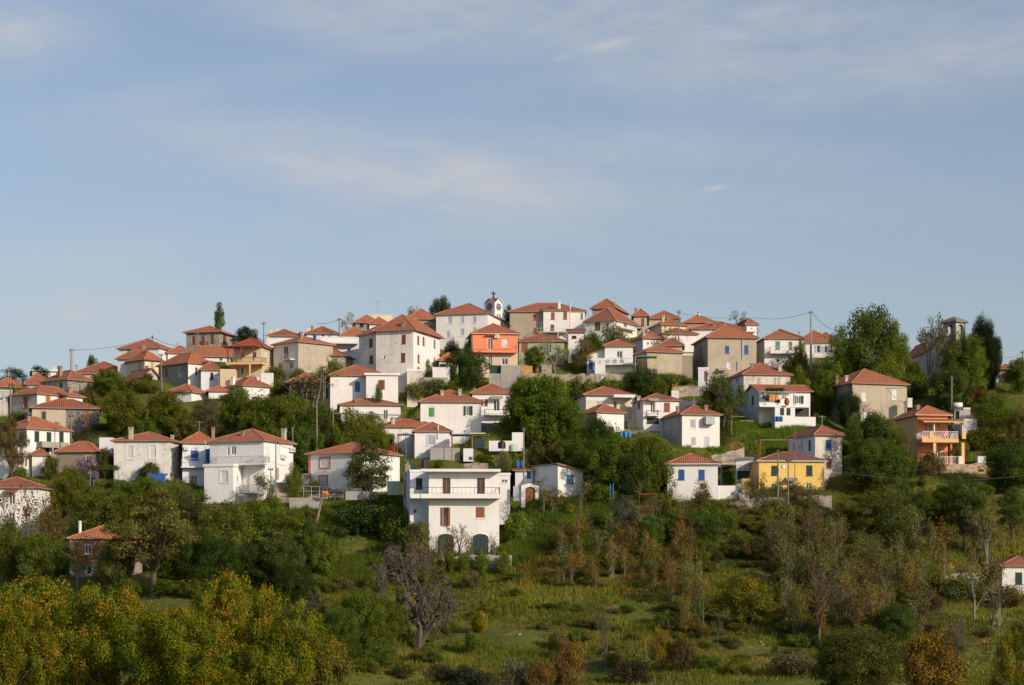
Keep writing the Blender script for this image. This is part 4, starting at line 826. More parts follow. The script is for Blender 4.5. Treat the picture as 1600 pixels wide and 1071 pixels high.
def gen_tree(kind,seed,W,H,z0,ncl,cr,lpc,leaf,shape='round',shell=0.6,trunk_r=0.16,bark=None,stems=1,flat=0.75,elong=1.5,mat=None,catk=None,limbs=8,up=0.35,irregular=0.35):
    rs=np.random.RandomState(seed)
    C=clump_centres(rs,ncl,W-cr*1.2,H-cr*flat*0.6,z0+cr*0.4,shape,shell)
    # lopsided outline: push whole sectors in and out
    ang=np.arctan2(C[:,1],C[:,0]); k=1+irregular*(0.5*np.sin(ang*2+rs.uniform(0,6))+0.35*np.sin(ang*3+C[:,2]*1.3+rs.uniform(0,6)))*0.6; C[:,:2]*=k[:,None]
    rad=cr*rs.uniform(0.55,1.3,ncl); cs=[];ns=[];ts=[];hs=[];ks=[]
    for i in range(ncl):
        n=int(lpc*(rad[i]/cr)**2*rs.uniform(0.7,1.2))+3; d=rs.normal(size=(n,3)); d/=np.linalg.norm(d,axis=1,keepdims=True)
        rr=rad[i]*rs.uniform(0.35,1.0,n)**0.6*rs.choice([1,1,1,1.25],n)
        off=d*rr[:,None]*np.array([1,1,flat]); cs.append(C[i]+off); nn=d*1.0+rs.normal(size=(n,3))*0.42+np.array([0,0,up]); ns.append(nn/np.linalg.norm(nn,axis=1,keepdims=True))
        t0=rs.uniform(0.0,1.0); ts.append(np.clip(t0+rs.normal(0,0.22,n),0,1)); h0=rs.uniform(0.2,0.8); hs.append(np.clip(h0+rs.normal(0,0.2,n),0,1))
        kk=(rs.uniform(0,1,n)<(catk*rs.choice([0.02,0.1,0.8,2.6])*(0.5+1.0*(d[:,2]>-.2))) if catk else np.zeros(n)); ks.append(kk.astype(float))
    c=np.concatenate(cs); n=np.concatenate(ns)
    crown=quads(kind+'_crown',c,n,leaf,rs,elong,np.concatenate(ts),('catkin',np.concatenate(ks)) if catk else None,mat,np.concatenate(hs))
    mb=MB(); order=np.argsort(C[:,2]); tops=[]
    for sidx in range(stems):
        a=rs.uniform(0,6.28); b0=np.array([math.cos(a),math.sin(a),0])*(0.0 if stems==1 else 0.25*W*0.3); hh=z0+(H-z0)*rs.uniform(0.25,0.45); pts=[np.array([b0[0],b0[1],-0.6])]
        for j in range(1,5):
            f=j/4; pts.append(np.array([b0[0]*(1+f)+rs.normal(0,0.06*W*0.3*f+.02),b0[1]*(1+f)+rs.normal(0,0.06*W*0.3*f+.02),hh*f]))
        for j in range(4): mb.tube(pts[j],pts[j+1],trunk_r*(1.25-0.2*j)*(1 if stems==1 else .6),trunk_r*(1.25-0.2*(j+1))*(1 if stems==1 else .6),k=7,caps=False)
        tops.append(pts)
    sel=rs.permutation(ncl)[:min(ncl,limbs*3)]
    for q,i in enumerate(sel):
        pts=tops[q%stems]; src=pts[2+(q%3)] if len(pts)>4 else pts[-1]; e=C[i]; mid=src*0.5+e*0.5+np.array([0,0,0.08*H*rs.uniform(-.5,1)])+rs.normal(0,0.05*W,3)*0.5
        r0=trunk_r*(0.5 if q<limbs else 0.28); mb.tube(src,mid,r0,r0*0.6,k=5,caps=False); mb.tube(mid,e,r0*0.6,0.02,k=4,caps=False)
    trunk=mesh_of(mb,kind+'_trunk',bark or BARK)
    return trunk,crown,2*float(np.percentile(np.hypot(c[:,0],c[:,1]),98.5)),float(np.percentile(c[:,2],99.6))
def gen_bare(kind,seed,H,trunk_r,spread,depth,nk,droop=0.0,buds=0,leaf=0.16,base=0.22,bark=None):
    rs=np.random.RandomState(seed); mb=MB(); tips=[]
    def grow(p,d,L,r,k):
        n=2; q=p
        for i in range(n):
            d=d+rs.normal(0,0.10,3)+np.array([0,0,-droop*(depth-k)*0.25]); d/=np.linalg.norm(d); q2=q+d*L/n; mb.tube(q,q2,r*(1-.2*i),r*(1-.2*(i+1)),k=4 if k<depth-1 else 5,caps=False); q=q2
        if k==0: tips.append(q); return
        for j in range(nk if k>1 else nk+1):
            a=rs.normal(size=3); a-=d*np.dot(a,d); a/=np.linalg.norm(a)+1e-6; t=spread*rs.uniform(0.5,1.2); nd_=d*math.cos(t)+a*math.sin(t)+np.array([0,0,0.12]); grow(q if rs.rand()<.65 else (p*0.4+q*0.6),nd_/np.linalg.norm(nd_),L*rs.uniform(0.58,0.85),max(0.009,r*0.52),k-1)
    grow(np.array([0,0,-0.4]),np.array([0,0,1.0]),H*base,trunk_r,depth)
    me=mesh_of(mb,kind+'_branches',bark or TWIG,False); co=np.array([v.co for v in me.vertices]); hh=co[:,2].max(); W=2*np.percentile(np.abs(co[:,:2]),97)
    T=np.array(tips); N=max(20,int(len(T)*buds)); ii=rs.randint(0,len(T),N); c=T[ii]+rs.normal(0,0.12,(N,3)); n=rs.normal(size=(N,3))+[0,0,.4]; n/=np.linalg.norm(n,axis=1,keepdims=True)
    return me,quads(kind+'_leaves',c,n,leaf,rs),W,hh
def gen_sapling(seed,H,stems,spread,tuft,lpt,leaf):
    rs=np.random.RandomState(seed); mb=MB(); cs=[];ns=[];ts=[]
    for s in range(stems):
        a=rs.uniform(0,6.28); b=np.array([math.cos(a),math.sin(a),0])*rs.uniform(0,0.35); top=b*rs.uniform(1,3)+np.array([rs.normal(0,.25),rs.normal(0,.25),H*rs.uniform(.75,1)])
        m=b*1.3+np.array([rs.normal(0,.1),rs.normal(0,.1),H*.45]); mb.tube((b[0],b[1],-.5),m,0.042,0.03,k=4,caps=False); mb.tube(m,top,0.03,0.012,k=4,caps=False)
        for j in range(tuft):
            f=rs.uniform(0.0,1); p=(m*.55+(top-m*.55)*f); e=p+np.array([rs.normal(0,spread),rs.normal(0,spread),rs.uniform(0.1,.8)]); mb.tube(p,e,0.018,0.01,k=3,caps=False)
            n=int(lpt*rs.uniform(.6,1.3)); cs.append(e+rs.normal(0,0.24,(n,3))); q=rs.normal(size=(n,3))+[0,0,.5]; ns.append(q/np.linalg.norm(q,axis=1,keepdims=True)); ts.append(np.clip(rs.uniform(.1,.9)+rs.normal(0,.2,n),0,1))
    return mesh_of(mb,'sapling_stems',BARKG,False),quads('sapling_leaves',np.concatenate(cs),np.concatenate(ns),leaf,rs,1.7,np.concatenate(ts)),spread*4+.6,H
PROTO={}
def proto(k,*v): PROTO[k]=v
proto('dense',*[gen_tree('dense',s,7.5,7.0,0.35,185,0.80,125,0.20,'round',0.5,0.15,irregular=.8) for s in(11,12,13,14)])
proto('light',*[gen_tree('light',s,7.0,8.0,0.8,215,0.78,100,0.19,'tall',0.5,0.13,BARKG,elong=1.7) for s in(21,22)])
proto('airy',*[gen_tree('airy',s,8.5,8.5,1.8,120,0.85,110,0.20,'dome',0.5,0.28,BARK,flat=0.5,limbs=14,irregular=0.6) for s in(25,26)])
proto('bush',*[gen_tree('bush',s,4.0,2.6,0.0,60,0.62,95,0.17,'dome',0.5,0.07,stems=3,irregular=.7) for s in(31,32,33,34)])
proto('poplar',gen_tree('poplar',41,3.0,10.0,0.8,110,0.6,110,0.2,'column',0.4,0.16,BARKG,up=.6))
proto('cypress',gen_tree('cypress',42,6.0,11.0,0.1,720,0.5,140,0.17,'cypress',0.6,0.2,flat=2.0,up=.5,elong=2.2,irregular=.06))
proto('pine',gen_tree('pine',43,6.0,6.5,1.5,55,0.9,110,0.24,'dome',0.5,0.2,flat=.5,elong=2.6,limbs=12,irregular=.7))
proto('oak',*[gen_tree('oak',s,7.0,6.0,0.2,230,0.52,230,0.115,'dome',0.95,0.14,stems=3,mat=OAKLEAF,catk=c,elong=1.4,irregular=1.3,flat=.9,up=.25) for s,c in((51,.24),(52,.32),(54,.28))])
proto('oakgreen',gen_tree('oakgreen',53,7.0,5.5,0.3,150,0.75,120,0.17,'dome',0.7,0.16,stems=3,mat=OAKLEAF,catk=.2,irregular=.7))
proto('full',*[gen_tree('full',s,7.5,6.5,0.1,270,0.72,200,0.135,'dome',0.65,0.14,irregular=.6) for s in(15,16)])
proto('bare',*[gen_bare('bare',s,7.0,0.13,0.55,5,3,0.0,0.35,0.14) for s in(61,62)])
proto('willowy',*[gen_bare('willowy',s,7.0,0.15,0.80,7,3,0.12,0.06,0.10,base=.12) for s in(66,)])
proto('blossom',*[gen_bare('blossom',s,7.0,0.14,0.6,5,3,0.0,2.6,0.17,bark=BARKG) for s in(67,68)])
proto('whip',*[gen_bare('whip',s,5.0,0.16,0.42,4,4,0.0,2.4,0.18,base=.3,bark=BARKG) for s in(71,)])
proto('sapling',*[gen_sapling(s,5.5,n,0.40,13,20,0.20) for s,n in((81,3),(82,2),(83,4),(84,3))])
proto('reed',gen_sapling(91,5.0,26,0.10,6,5,0.22))
proto('tallweed',*[gen_sapling(s,1.9,9,0.2,6,9,0.16) for s in(95,96)])
TREES=[]
rt_=random.Random(5)
def plant(kind,x,yt,yb,w,col,name,label,cat='tree',group=None,Y=None,vi=None,rot=None,z=None):
    """a plant whose foot shows on photo row yb, its top on row yt and its crown w columns wide"""
    v=PROTO[kind]; i=(rt_.randrange(len(v)) if vi is None else vi); trunk,crown,pw,ph=v[i]
    Yd=D(yb) if Y is None else Y; X=(x-800)*Yd/F; zg=gz(X,Yd) if z is None else z
    h=(YH-yt)*Yd/F-zg; h=max(0.5,h); sx=w*Yd/F/pw; sz=h/ph
    root=empty(name,(X,Yd,zg),rt_.uniform(0,6.28) if rot is None else rot); root.scale=(sx,sx,sz); tag(root,label,cat,group)
    nm='branches' if kind in('bare','willowy','blossom','whip') else 'stems' if kind in('bush','oak','oakgreen','sapling','reed','tallweed') else 'trunk'
    t=bpy.data.objects.new(nm,trunk); c=bpy.data.objects.new('crown' if nm!='stems' or kind in('oak','oakgreen') else 'foliage',crown)
    for o in(t,c): COL.objects.link(o); o.parent=root
    j=lambda: rt_.uniform(0.88,1.12)
    c.color=(col[0]*j(),col[1]*j(),col[2]*j(),1); TREES.append(root); return root
DK=(0.113,0.163,0.020); GR=(0.143,0.188,0.025); LT=(0.165,0.205,0.028); OL=(0.175,0.185,0.050); BR=(0.165,0.130,0.042); YB=(0.27,0.195,0.035); YG=(0.24,0.25,0.03); CY=(0.030,0.044,0.016); GY=(0.17,0.175,0.09); RB=(0.15,0.095,0.034); PA=(0.36,0.35,0.24); LI=(0.30,0.22,0.33)
BAND='dense trees in the belt above the lower houses'
T=plant
# skyline and upper left
T('pine',20,574,600,56,(0.049,0.070,0.031),'pine_tree','dark pine at the left edge of the skyline',Y=280)
T('pine',62,571,600,44,(0.049,0.070,0.031),'pine_tree','dark ragged pine beside the low flat roofed white house',Y=283)
T('dense',143,556,590,26,DK,'tree','small green tree top behind the wide tiled roof by the thick pole',Y=286)
T('dense',166,577,618,58,GR,'tree','round green tree in front of the wide tiled house, upper left')
T('bush',212,592,618,50,OL,'bush','olive grey bush beside the low sagging shed','bush'); T('bush',232,598,624,34,DK,'bush','dark bush under the grey plastered house','bush')
T('poplar',343,474,545,18,(0.105,0.140,0.049),'poplar_tree','slim upright poplar on the skyline behind the stone house',Y=290)
T('dense',384,511,548,50,(0.049,0.084,0.022),'tree','dark round tree behind the bright red roof',Y=284)
T('dense',690,465,515,48,(0.056,0.091,0.025),'tree','dark tree on the skyline left of the white school',Y=297)
T('blossom',552,488,525,34,PA,'bare_tree','pale budding tree on the skyline left of the ruined house',Y=291); T('blossom',645,476,515,40,PA,'bare_tree','pale thin tree on the skyline left of the dark tree and school',Y=296)
T('blossom',1168,488,530,50,(0.168,0.140,0.084),'bare_tree','nearly bare tree on the skyline right of the pole',Y=292)
T('bush',795,478,505,22,(0.042,0.070,0.028),'bush','dark bush just right of the clock tower','bush',Y=290)
# band of dense trees left of centre
for i,(x,yt,yb,w,c,l) in enumerate(((194,609,690,84,GR,'big round green tree right of the dark rubble stone house'),(260,612,690,76,DK,'dark green tree below the L shaped low white house'),(226,655,700,64,DK,'low dark tree just above the weather stained white house'),
  (298,648,695,56,OL,'grey olive tree behind the narrow house with blue window'),(372,606,690,66,GR,'green tree below the house with two whitewashed chimneys'),(408,620,700,74,DK,'dark tree behind the big lattice balcony house'),
  (452,618,700,80,GR,'broad green tree left of the two bare poles in the belt'),(503,632,706,72,DK,'dark tree between the two poles in the belt'),(548,640,712,72,GR,'green tree right of the poles in the belt'),(580,645,690,50,LT,'light green tree below the long low white house'),
  (478,665,722,60,DK,'low dark tree behind the pink trimmed house'),(425,668,722,54,DK,'low tree right of the lattice balcony house roof'),(590,668,714,46,GR,'small green tree left of the fat plastered chimney'))):
    T('dense',x,yt,yb,w,c,'tree',l,'tree',BAND)
T('bare',326,618,690,86,(0.196,0.154,0.070),'tree','brownish half bare tree among the dark belt, upper left','tree',BAND); T('light',322,622,692,60,(0.154,0.147,0.056),'tree','brownish budding tree among the dark green belt','tree',BAND)
T('dense',467,577,606,40,GR,'tree','small green tree left of the broad orange pyramid roof'); T('bush',430,572,598,34,GR,'bush','green bush under the beige sided white house','bush')
T('bush',524,560,590,62,OL,'bush','wide olive bush left of the tall white house','bush',Y=256); T('bush',500,575,600,40,DK,'bush','dark bush above the broad orange pyramid roof','bush',Y=256)
T('reed',481,586,640,46,(0.200,0.190,0.060),'reed_clump','tall yellowish reeds in front of the shaded veranda','reeds')
T('dense',727,547,608,70,(0.070,0.119,0.025),'tree','dense dark tree in front of the coral house'); T('dense',706,531,566,26,(0.084,0.084,0.042),'tree','small brown green tree below the white school'); T('dense',735,528,556,24,DK,'tree','small dark tree left of the coral house',Y=265)
T('light',669,563,592,22,GR,'tree','slim ivy clad tree beside the white box outbuilding')
for x,w,c,l in ((655,50,OL,'grey green bush at the foot of the white box outbuilding'),(690,56,DK,'dark hedge bush left of the dense dark tree'),(676,40,GY,'pale scrub bush above the green shuttered house')): T('bush',x,592,618,w,c,'bush',l,'bush')
T('bush',392,588,604,40,LI,'bush','purple blossoming bush below the cream balcony house','bush',Y=256)
T('bush',590,600,622,22,GY,'bush','small grey bush against the flat roofed corner wall','bush',Y=246)
# around the coral house and stone wall
T('dense',834,542,584,44,GR,'tree','green tree in front of the grey green house'); T('blossom',868,530,586,52,(0.320,0.330,0.220),'blossoming_tree','white blossoming tree in front of the grey green house'); T('blossom',790,505,540,40,(0.238,0.182,0.126),'bare_tree','bare brown tree against the beige wall of the skyline house',Y=272)
T('blossom',902,525,584,48,(0.210,0.168,0.056),'tree','brownish green tree right of the white blossoming tree'); T('light',906,540,586,30,(0.182,0.168,0.056),'tree','thin brown leaved tree left of the white shed with blue door')
T('blossom',946,502,542,58,(0.220,0.230,0.110),'blossoming_tree','pale budding tree in front of the olive shuttered house',Y=268); T('dense',925,520,545,44,DK,'tree','dark low tree left of the white house with glazed door',Y=266); T('bush',965,516,540,54,(0.140,0.168,0.063),'bush','olive bush above the white house with glazed door','bush',Y=268)
T('blossom',1052,510,540,36,(0.196,0.182,0.070),'bare_tree','small thin tree in front of the house right of the wooden pole',Y=270)
HEDGE='shrubs below the old stone wall'
for i in range(16):
    x=818+i*14; T('bush',x,588+(i%3)*5,618+(i%4)*3,44,[GR,DK,OL,GR,LT][i%5],'shrub','shrub in the strip between the stone wall and the veranda house roof','shrub',HEDGE)
T('dense',1002,575,622,72,(0.063,0.098,0.028),'tree','dark tree below the beige house with yellow door'); T('bush',1040,584,622,56,GR,'bush','green bush below the low beige house','bush'); T('bush',1066,588,612,50,(0.140,0.168,0.042),'bush','light bush left of the white annex with brown door','bush')
T('dense',1126,585,665,74,(0.119,0.133,0.036),'tree','round brown green tree in front of the tall pole, below the beige house'); T('bare',1130,590,668,66,(0.168,0.140,0.070),'bare_tree','bare branches mixed into the round brown green tree')
# central big trees
for x,yt,yb,w,c,l in ((850,588,700,108,GR,'biggest broad green tree in the middle of the village'),(812,600,690,66,DK,'dark tree left of the biggest central tree'),(889,625,705,60,GR,'green tree between biggest central tree and plain white walls'),
  (932,652,735,74,(.06,.10,.02),'round green tree below the plain white walls'),(905,682,738,84,DK,'dark tree behind the small single slope white house'),(962,676,778,92,DK,'large dark tree left of the two blue shutters house'),
  (1012,684,786,70,DK,'dark tree touching the two blue shutters house'),(985,704,790,64,(.055,.09,.018),'lower dark tree above the red railing'),(1035,690,740,46,DK,'dark tree above the roof corner of the two blue shutters house')):
    T('dense',x,yt,yb,w,c,'tree',l,'tree','big dark trees in the village centre')
T('bush',838,690,728,50,(0.119,0.133,0.031),'bush','yellow green bush above the barrels on the hut','bush'); T('bush',868,690,730,46,(0.140,0.140,0.034),'bush','olive yellow bush above the single slope roof','bush')
T('bush',800,705,735,30,LT,'bush','climbing vine bush on the bank above the flat hut','bush'); T('bush',785,705,745,26,GY,'bush','grey brown brush above the flat hut','bush')
# right part
T('dense',1362,482,606,118,(0.119,0.161,0.034),'tree','tallest leafy tree on the skyline, right part'); T('light',1318,512,612,70,GR,'tree','leafy tree at left foot of the tallest skyline tree'); T('light',1400,505,612,56,LT,'tree','light green tree at right side of the tallest skyline tree'); T('light',1385,555,625,80,LT,'tree','light green lower tree before the tallest skyline tree',vi=1)
T('blossom',1448,492,570,54,(0.200,0.200,0.130),'bare_tree','nearly leafless tree left of the stone bell tower',Y=258); T('blossom',1463,500,572,32,(0.200,0.200,0.130),'bare_tree','thin leafless tree touching the stone bell tower',Y=257)
T('dense',1428,566,615,40,DK,'tree','dark tree before the church wall'); T('light',1497,518,612,56,(0.140,0.175,0.035),'tree','bright tree in front of the stone bell tower'); T('dense',1486,572,640,66,(0.084,0.133,0.028),'tree','full green tree in front of the church'); T('light',1522,525,618,48,LT,'tree','light green tree left of the cypress')
T('cypress',1536,498,606,60,CY,'cypress_tree','tall dark cypress beside the stone bell tower')
T('dense',1247,575,634,50,LT,'tree','light green tree right of the stained house'); T('dense',1288,580,632,66,DK,'tree','dark tree behind the large beige house roof'); T('bush',1240,560,590,54,OL,'bush','bush under the green shuttered balcony house','bush'); T('light',1250,532,592,26,(0.168,0.168,0.049),'tree','thin tree before the house with long balcony',Y=262)
T('bush',1320,560,596,60,DK,'bush','dark bush left foot of the tallest skyline tree','bush')
T('dense',1326,612,664,48,(0.049,0.070,0.025),'tree','dark shrubby tree before the stained side of the beige house'); T('bare',1346,622,666,26,RB,'bare_tree','reddish dry bush at the beige house corner')
for x,yt,yb,w,c,l in ((1364,646,740,92,(0.084,0.119,0.031),'broad tree below the large beige house'),(1390,664,744,62,GR,'green tree left of the orange house'),(1366,690,775,100,(0.091,0.140,0.025),'rounded bright green tree below left of the orange house'),(1334,648,690,34,GR,'green tree right of the laundry house'),(1405,700,756,70,DK,'dark tree at the foot of the orange house'),
  (1348,708,770,46,OL,'olive tree right of the corner facing blue shutter house')): T('dense',x,yt,yb,w,c,'tree',l,'tree','trees around the orange house')
T('bare',1424,675,735,34,(0.196,0.154,0.084),'bare_tree','bare grey tree at the corner of the orange house'); T('bush',1452,706,744,50,(0.196,0.147,0.056),'bush','brown dry bush on the stone terrace wall','bush')
T('light',1552,612,690,70,GR,'tree','leaning green tree behind the white shed right of the orange house'); T('dense',1596,640,712,56,(0.154,0.154,0.039),'tree','yellow green tree at the right edge, middle height'); T('dense',1592,560,616,44,DK,'tree','dark tree before the dark stone house at the right edge'); T('dense',1574,692,768,90,(0.077,0.140,0.025),'tree','big dark leaved tree right of the stone terrace wall'); T('bush',1530,668,706,70,DK,'bush','dark bush behind the terrace of the orange house','bush')
T('bush',1500,690,720,40,OL,'bush','olive bush right of the orange house pillars','bush'); T('bush',1560,640,672,70,(0.168,0.119,0.042),'bush','brown bushes below the cemetery wall','bush'); T('bush',1425,585,622,70,DK,'bush','dark bushes behind the beige house at the church foot','bush'); T('bush',1530,608,640,60,(0.154,0.084,0.042),'bush','reddish bush below the cemetery wall','bush')
# orchard on the lower right
ORC='orchard trees on the lower right slope'
for k,x,yt,yb,w,c,l in (('airy',1355,770,858,78,GR,'leafy orchard tree left end of the row'),('light',1392,765,866,84,(0.140,0.175,0.039),'yellow green orchard tree with pale forked trunk'),('airy',1418,752,846,76,(0.084,0.140,0.025),'dark orchard tree below the stone terrace wall'),('airy',1508,748,852,92,(0.098,0.154,0.028),'broad orchard tree below the big dark leaved tree'),
   ('airy',1582,762,845,60,(.10,.14,.03),'light green orchard tree at the right edge'),('airy',1470,760,840,70,DK,'shaded orchard tree in the middle of the row'),('whip',1541,800,872,58,(.16,.16,.035),'yellowish whip leaved orchard tree near the lower right house'),('bare',1432,815,860,50,(.12,.1,.06),'bare leaning orchard tree in the middle of the row'),('bare',1523,790,864,44,(.12,.1,.06),'bare grey orchard tree left of the yellowish one'),('bare',1349,812,864,50,(.12,.1,.06),'bare orchard tree left end of the row'),('bare',1497,822,852,34,(.12,.1,.06),'small bare orchard tree in the shade')):
    T(k,x,yt,yb,w,c,'orchard_tree',l,'tree',ORC)
# left slope
for k,x,yt,yb,w,c,l in (('dense',165,768,835,104,DK,'dark tree above the red brick house'),('airy',240,762,945,156,(.175,.19,.036),'large spreading tree with dark trunk in front of the brick house'),('dense',352,785,900,112,(.155,.18,.026),'olive green tree under the lattice balcony house'),
   ('airy',425,778,890,112,(.155,.19,.026),'layered green tree on the slope left of the flat roofed house'),('full',330,838,945,96,(.055,.09,.018),'dark full tree behind the yellow flowering shrubs'),('dense',396,850,930,90,(.055,.085,.018),'dark green tree below the layered tree'),('dense',470,805,880,72,(.07,.10,.024),'green tree right of the layered tree'),
   ('dense',290,778,850,80,(.08,.10,.025),'olive tree below the weather stained white house'),('dense',110,730,790,60,GR,'green tree below the beige block hut'),('dense',80,790,850,44,DK,'dark tree right of the turquoise shutter house'),('dense',15,815,905,66,DK,'dark tree at the left edge before the turquoise shutter house'),('dense',98,845,905,50,GR,'green tree left of the brick house'),('full',455,880,945,80,(.06,.09,.02),'small dark tree above the yellow flowering shrubs')):
    T(k,x,yt,yb,w,c,'tree',l,'tree','trees on the lower left slope')
for k,x,yt,yb,w,c,l in (('dense',62,835,918,70,GR,'green tree before the left end of the brick house'),('dense',180,842,935,74,OL,'olive tree at the foot of the brick house'),('dense',270,850,935,84,DK,'dark green tree beside the large spreading tree'),('airy',300,815,900,96,OL,'olive layered tree right of the large spreading tree'),('dense',395,800,880,84,GR,'green tree below the stone block terrace wall'),('dense',500,835,900,62,GR,'green tree at the right end of the lower left trees'),('dense',440,840,930,90,(.10,.13,.03),'olive green full tree below the leaning pale post'),('dense',232,745,800,60,GR,'green tree below the crumpled blue tarpaulin'),('dense',280,755,812,56,OL,'olive tree left of the grey railing fence'),('dense',190,770,830,54,LT,'light green tree below the vine pergola')):
    T(k,x,yt,yb,w,c,'tree',l,'tree','trees on the lower left slope')
for x,yt,yb,w,c,l in ((235,722,758,46,(0.126,0.119,0.049),'brownish climbing bush on the stained white house'),(190,750,790,42,(0.105,0.168,0.028),'clipped round bush below the vine pergola'),(135,714,752,44,LI,'purple lilac bush at the beige block hut'),(165,700,745,24,GR,'green bush at the right of the beige block hut'),(120,735,770,60,DK,'dark bushes below the beige block hut'),(30,730,752,40,GR,'green bush before the flat roofed left house'),(78,712,748,30,DK,'dark bush between flat roofed house and block hut'),(300,764,790,50,DK,'dark bush before the narrow blue window house'),(345,786,808,70,GY,'grey green bush before the projecting white block'),(215,770,800,60,GR,'bush under the stained white house'),(145,760,790,50,OL,'olive bush left of the clipped round bush')): T('bush',x,yt,yb,w,c,'bush',l,'bush')
T('airy',18,655,735,56,(0.168,0.147,0.042),'tree','yellowish tree at the left edge before the orange roofed balcony house',Y=222)
T('airy',574,686,772,84,(0.084,0.112,0.031),'almond_tree','spreading tree with dark forked trunk before the pink trimmed house',vi=0,Y=216.5); T('light',459,724,786,30,LT,'tree','young light green tree beside the stairs'); T('blossom',404,738,794,42,GR,'tree','small tree before the lattice balcony house',Y=213)
for x,yt,yb,w in ((12,770,880,34),(40,765,880,40),(58,800,890,30),(75,772,880,36),(90,800,880,30)): T('sapling',x,yt,yb,w,(0.200,0.120,0.030),'bare_sapling','thin brown budding sapling before the turquoise shutter house','tree','saplings before the left white house')
T('bush',590,770,800,90,DK,'bush','dark hedge bush left of the flat roofed house','bush'); T('bush',620,790,835,70,GR,'bush','green bush against the left wall of the flat roofed house','bush'); T('bush',650,815,858,60,(0.126,0.140,0.042),'bush','mixed bush at the left foot of the flat roofed house','bush',Y=204)
T('bush',560,785,825,90,(0.070,0.112,0.028),'bush','dark shaded scrub below the pink trimmed house','bush'); T('bush',805,800,850,50,GR,'bush','tall green growth at the right wall of the flat roofed house','bush')
T('bare',715,815,866,60,(0.168,0.182,0.056),'vine','bare spreading vine on the front of the flat roofed house','vine',Y=204.5); 
for x,l in ((702,'leftmost low bush along the concrete wall below the arched doors'),(726,'low bush along the concrete wall between the arched doors'),(752,'low bush along the concrete wall under the right arched door'),(786,'rightmost low bush along the concrete wall below the arched doors')): T('bush',x,862,880,30,GR,'bush',l,'bush',Y=201.5)
for x in (690,705,735,770): T('tallweed',x,846,868,14,(0.200,0.140,0.030),'flower_clump','yellow flowering weeds before the arched doors','flowers','weeds before the arched doors',Y=204)
for x,yt,yb,w,c_,l in ((170,890,925,60,OL,'olive bush at the foot of the brick house'),(262,905,945,70,DK,'dark bush at the trunk of the large spreading tree'),(315,905,950,60,GR,'green bush right of the large spreading trunk'),(205,905,940,50,GR,'green bush left of the large spreading trunk')): T('bush',x,yt,yb,w,c_,'bush',l,'bush')
# big grey bare tree and green trees in the lower centre
T('willowy',650,845,1006,118,(0.140,0.119,0.070),'bare_tree','big grey bare tree with drooping twigs in the lower middle'); T('bare',660,842,950,90,(0.154,0.168,0.056),'bare_tree','greenish brown bare crown behind the big drooping bare tree'); T('bush',655,850,900,80,(0.154,0.126,0.070),'bush','brown twiggy scrub below the flat roofed house','bush')
T('full',560,925,1030,92,(.12,.165,.02),'tree','bright green tree left of the big drooping bare tree'); T('full',603,938,1010,70,(.125,.17,.02),'tree','smaller green tree touching the big drooping bare tree'); T('full',530,950,1045,70,DK,'tree','dark green tree right of the yellow flowering shrubs'); T('willowy',485,925,975,40,(0.168,0.140,0.084),'bare_tree','small grey dry bush left of the green trees')
# foreground shrubs
FG='flowering shrubs in the foreground'; O1=(0.118,0.138,0.008)
for x,yt,w,Y,c,l in ((60,918,300,66,O1,'yellow flowering oak shrub in the lower left corner'),(165,932,220,63,O1,'yellow green flowering shrub second from the lower left corner'),(10,945,180,58,O1,'nearest yellow flowering shrub at the left edge'),(360,912,200,68,O1,'tall yellow flowering shrub with pointed top, lower left'),(420,938,180,64,O1,'yellow flowering shrub right of the pointed one'),(270,965,230,60,O1,'low green yellow shrub between the two tall ones')):
    T('oak',x,yt-12,1130,w,c,'flowering_shrub',l,'shrub',FG,Y=Y,z=gz((x-800)*Y/F,Y))
T('oakgreen',500,988,1085,110,(0.154,0.154,0.025),'flowering_shrub','round brownish yellow shrub right end of the left foreground group','shrub',FG,Y=120)
T('oak',1602,985,1130,110,(0.168,0.168,0.022),'flowering_shrub','yellow green shrub cut by the lower right corner','shrub',FG,Y=75,z=gz(802*75/F,75))
T('oakgreen',1455,985,1090,130,(.175,.125,.022),'shrub','orange brown spiky shrub at the lower right bottom edge','shrub',FG,Y=112)
T('full',1340,982,1090,170,(.105,.125,.034),'tree','big grey green tree at the bottom edge, lower right',Y=140); T('bush',1240,1020,1075,100,GY,'bush','pale olive bush at the bottom edge','bush'); T('oakgreen',1165,903,990,118,(0.161,0.168,0.020),'tree','round yellow green tree on the lower right slope',Y=178)
T('oakgreen',1033,982,1058,46,(0.266,0.196,0.025),'shrub','yellow brown upright bush at the bottom middle','shrub'); T('bush',1066,995,1062,44,RB,'shrub','dark red brown bush at the bottom middle','shrub'); T('bush',990,1030,1072,70,(0.070,0.077,0.035),'bush','dark bush at the bottom edge left of the yellow brown one','bush')
T('oakgreen',888,1000,1090,64,(.185,.105,.038),'shrub','tall brown bush at the bottom edge, middle','shrub',Y=148); T('oakgreen',845,1032,1095,70,(.17,.10,.036),'shrub','low brown bush at the bottom edge left of the tall brown one','shrub',Y=147); T('bush',800,1030,1090,60,GY,'bush','grey olive bush at the bottom edge','bush',Y=148); T('bush',730,1040,1080,90,(0.070,0.084,0.042),'bush','dark low scrub at the bottom edge','bush'); T('bush',690,1038,1075,50,(0.077,0.084,0.042),'bush','dark scrub at the bottom edge below the drooping tree','bush')
T('bush',1100,1025,1060,60,DK,'bush','dark green bush on the lower grass','bush'); T('bush',1150,1030,1066,50,GR,'bush','ivy covered mound on the lower grass','bush')
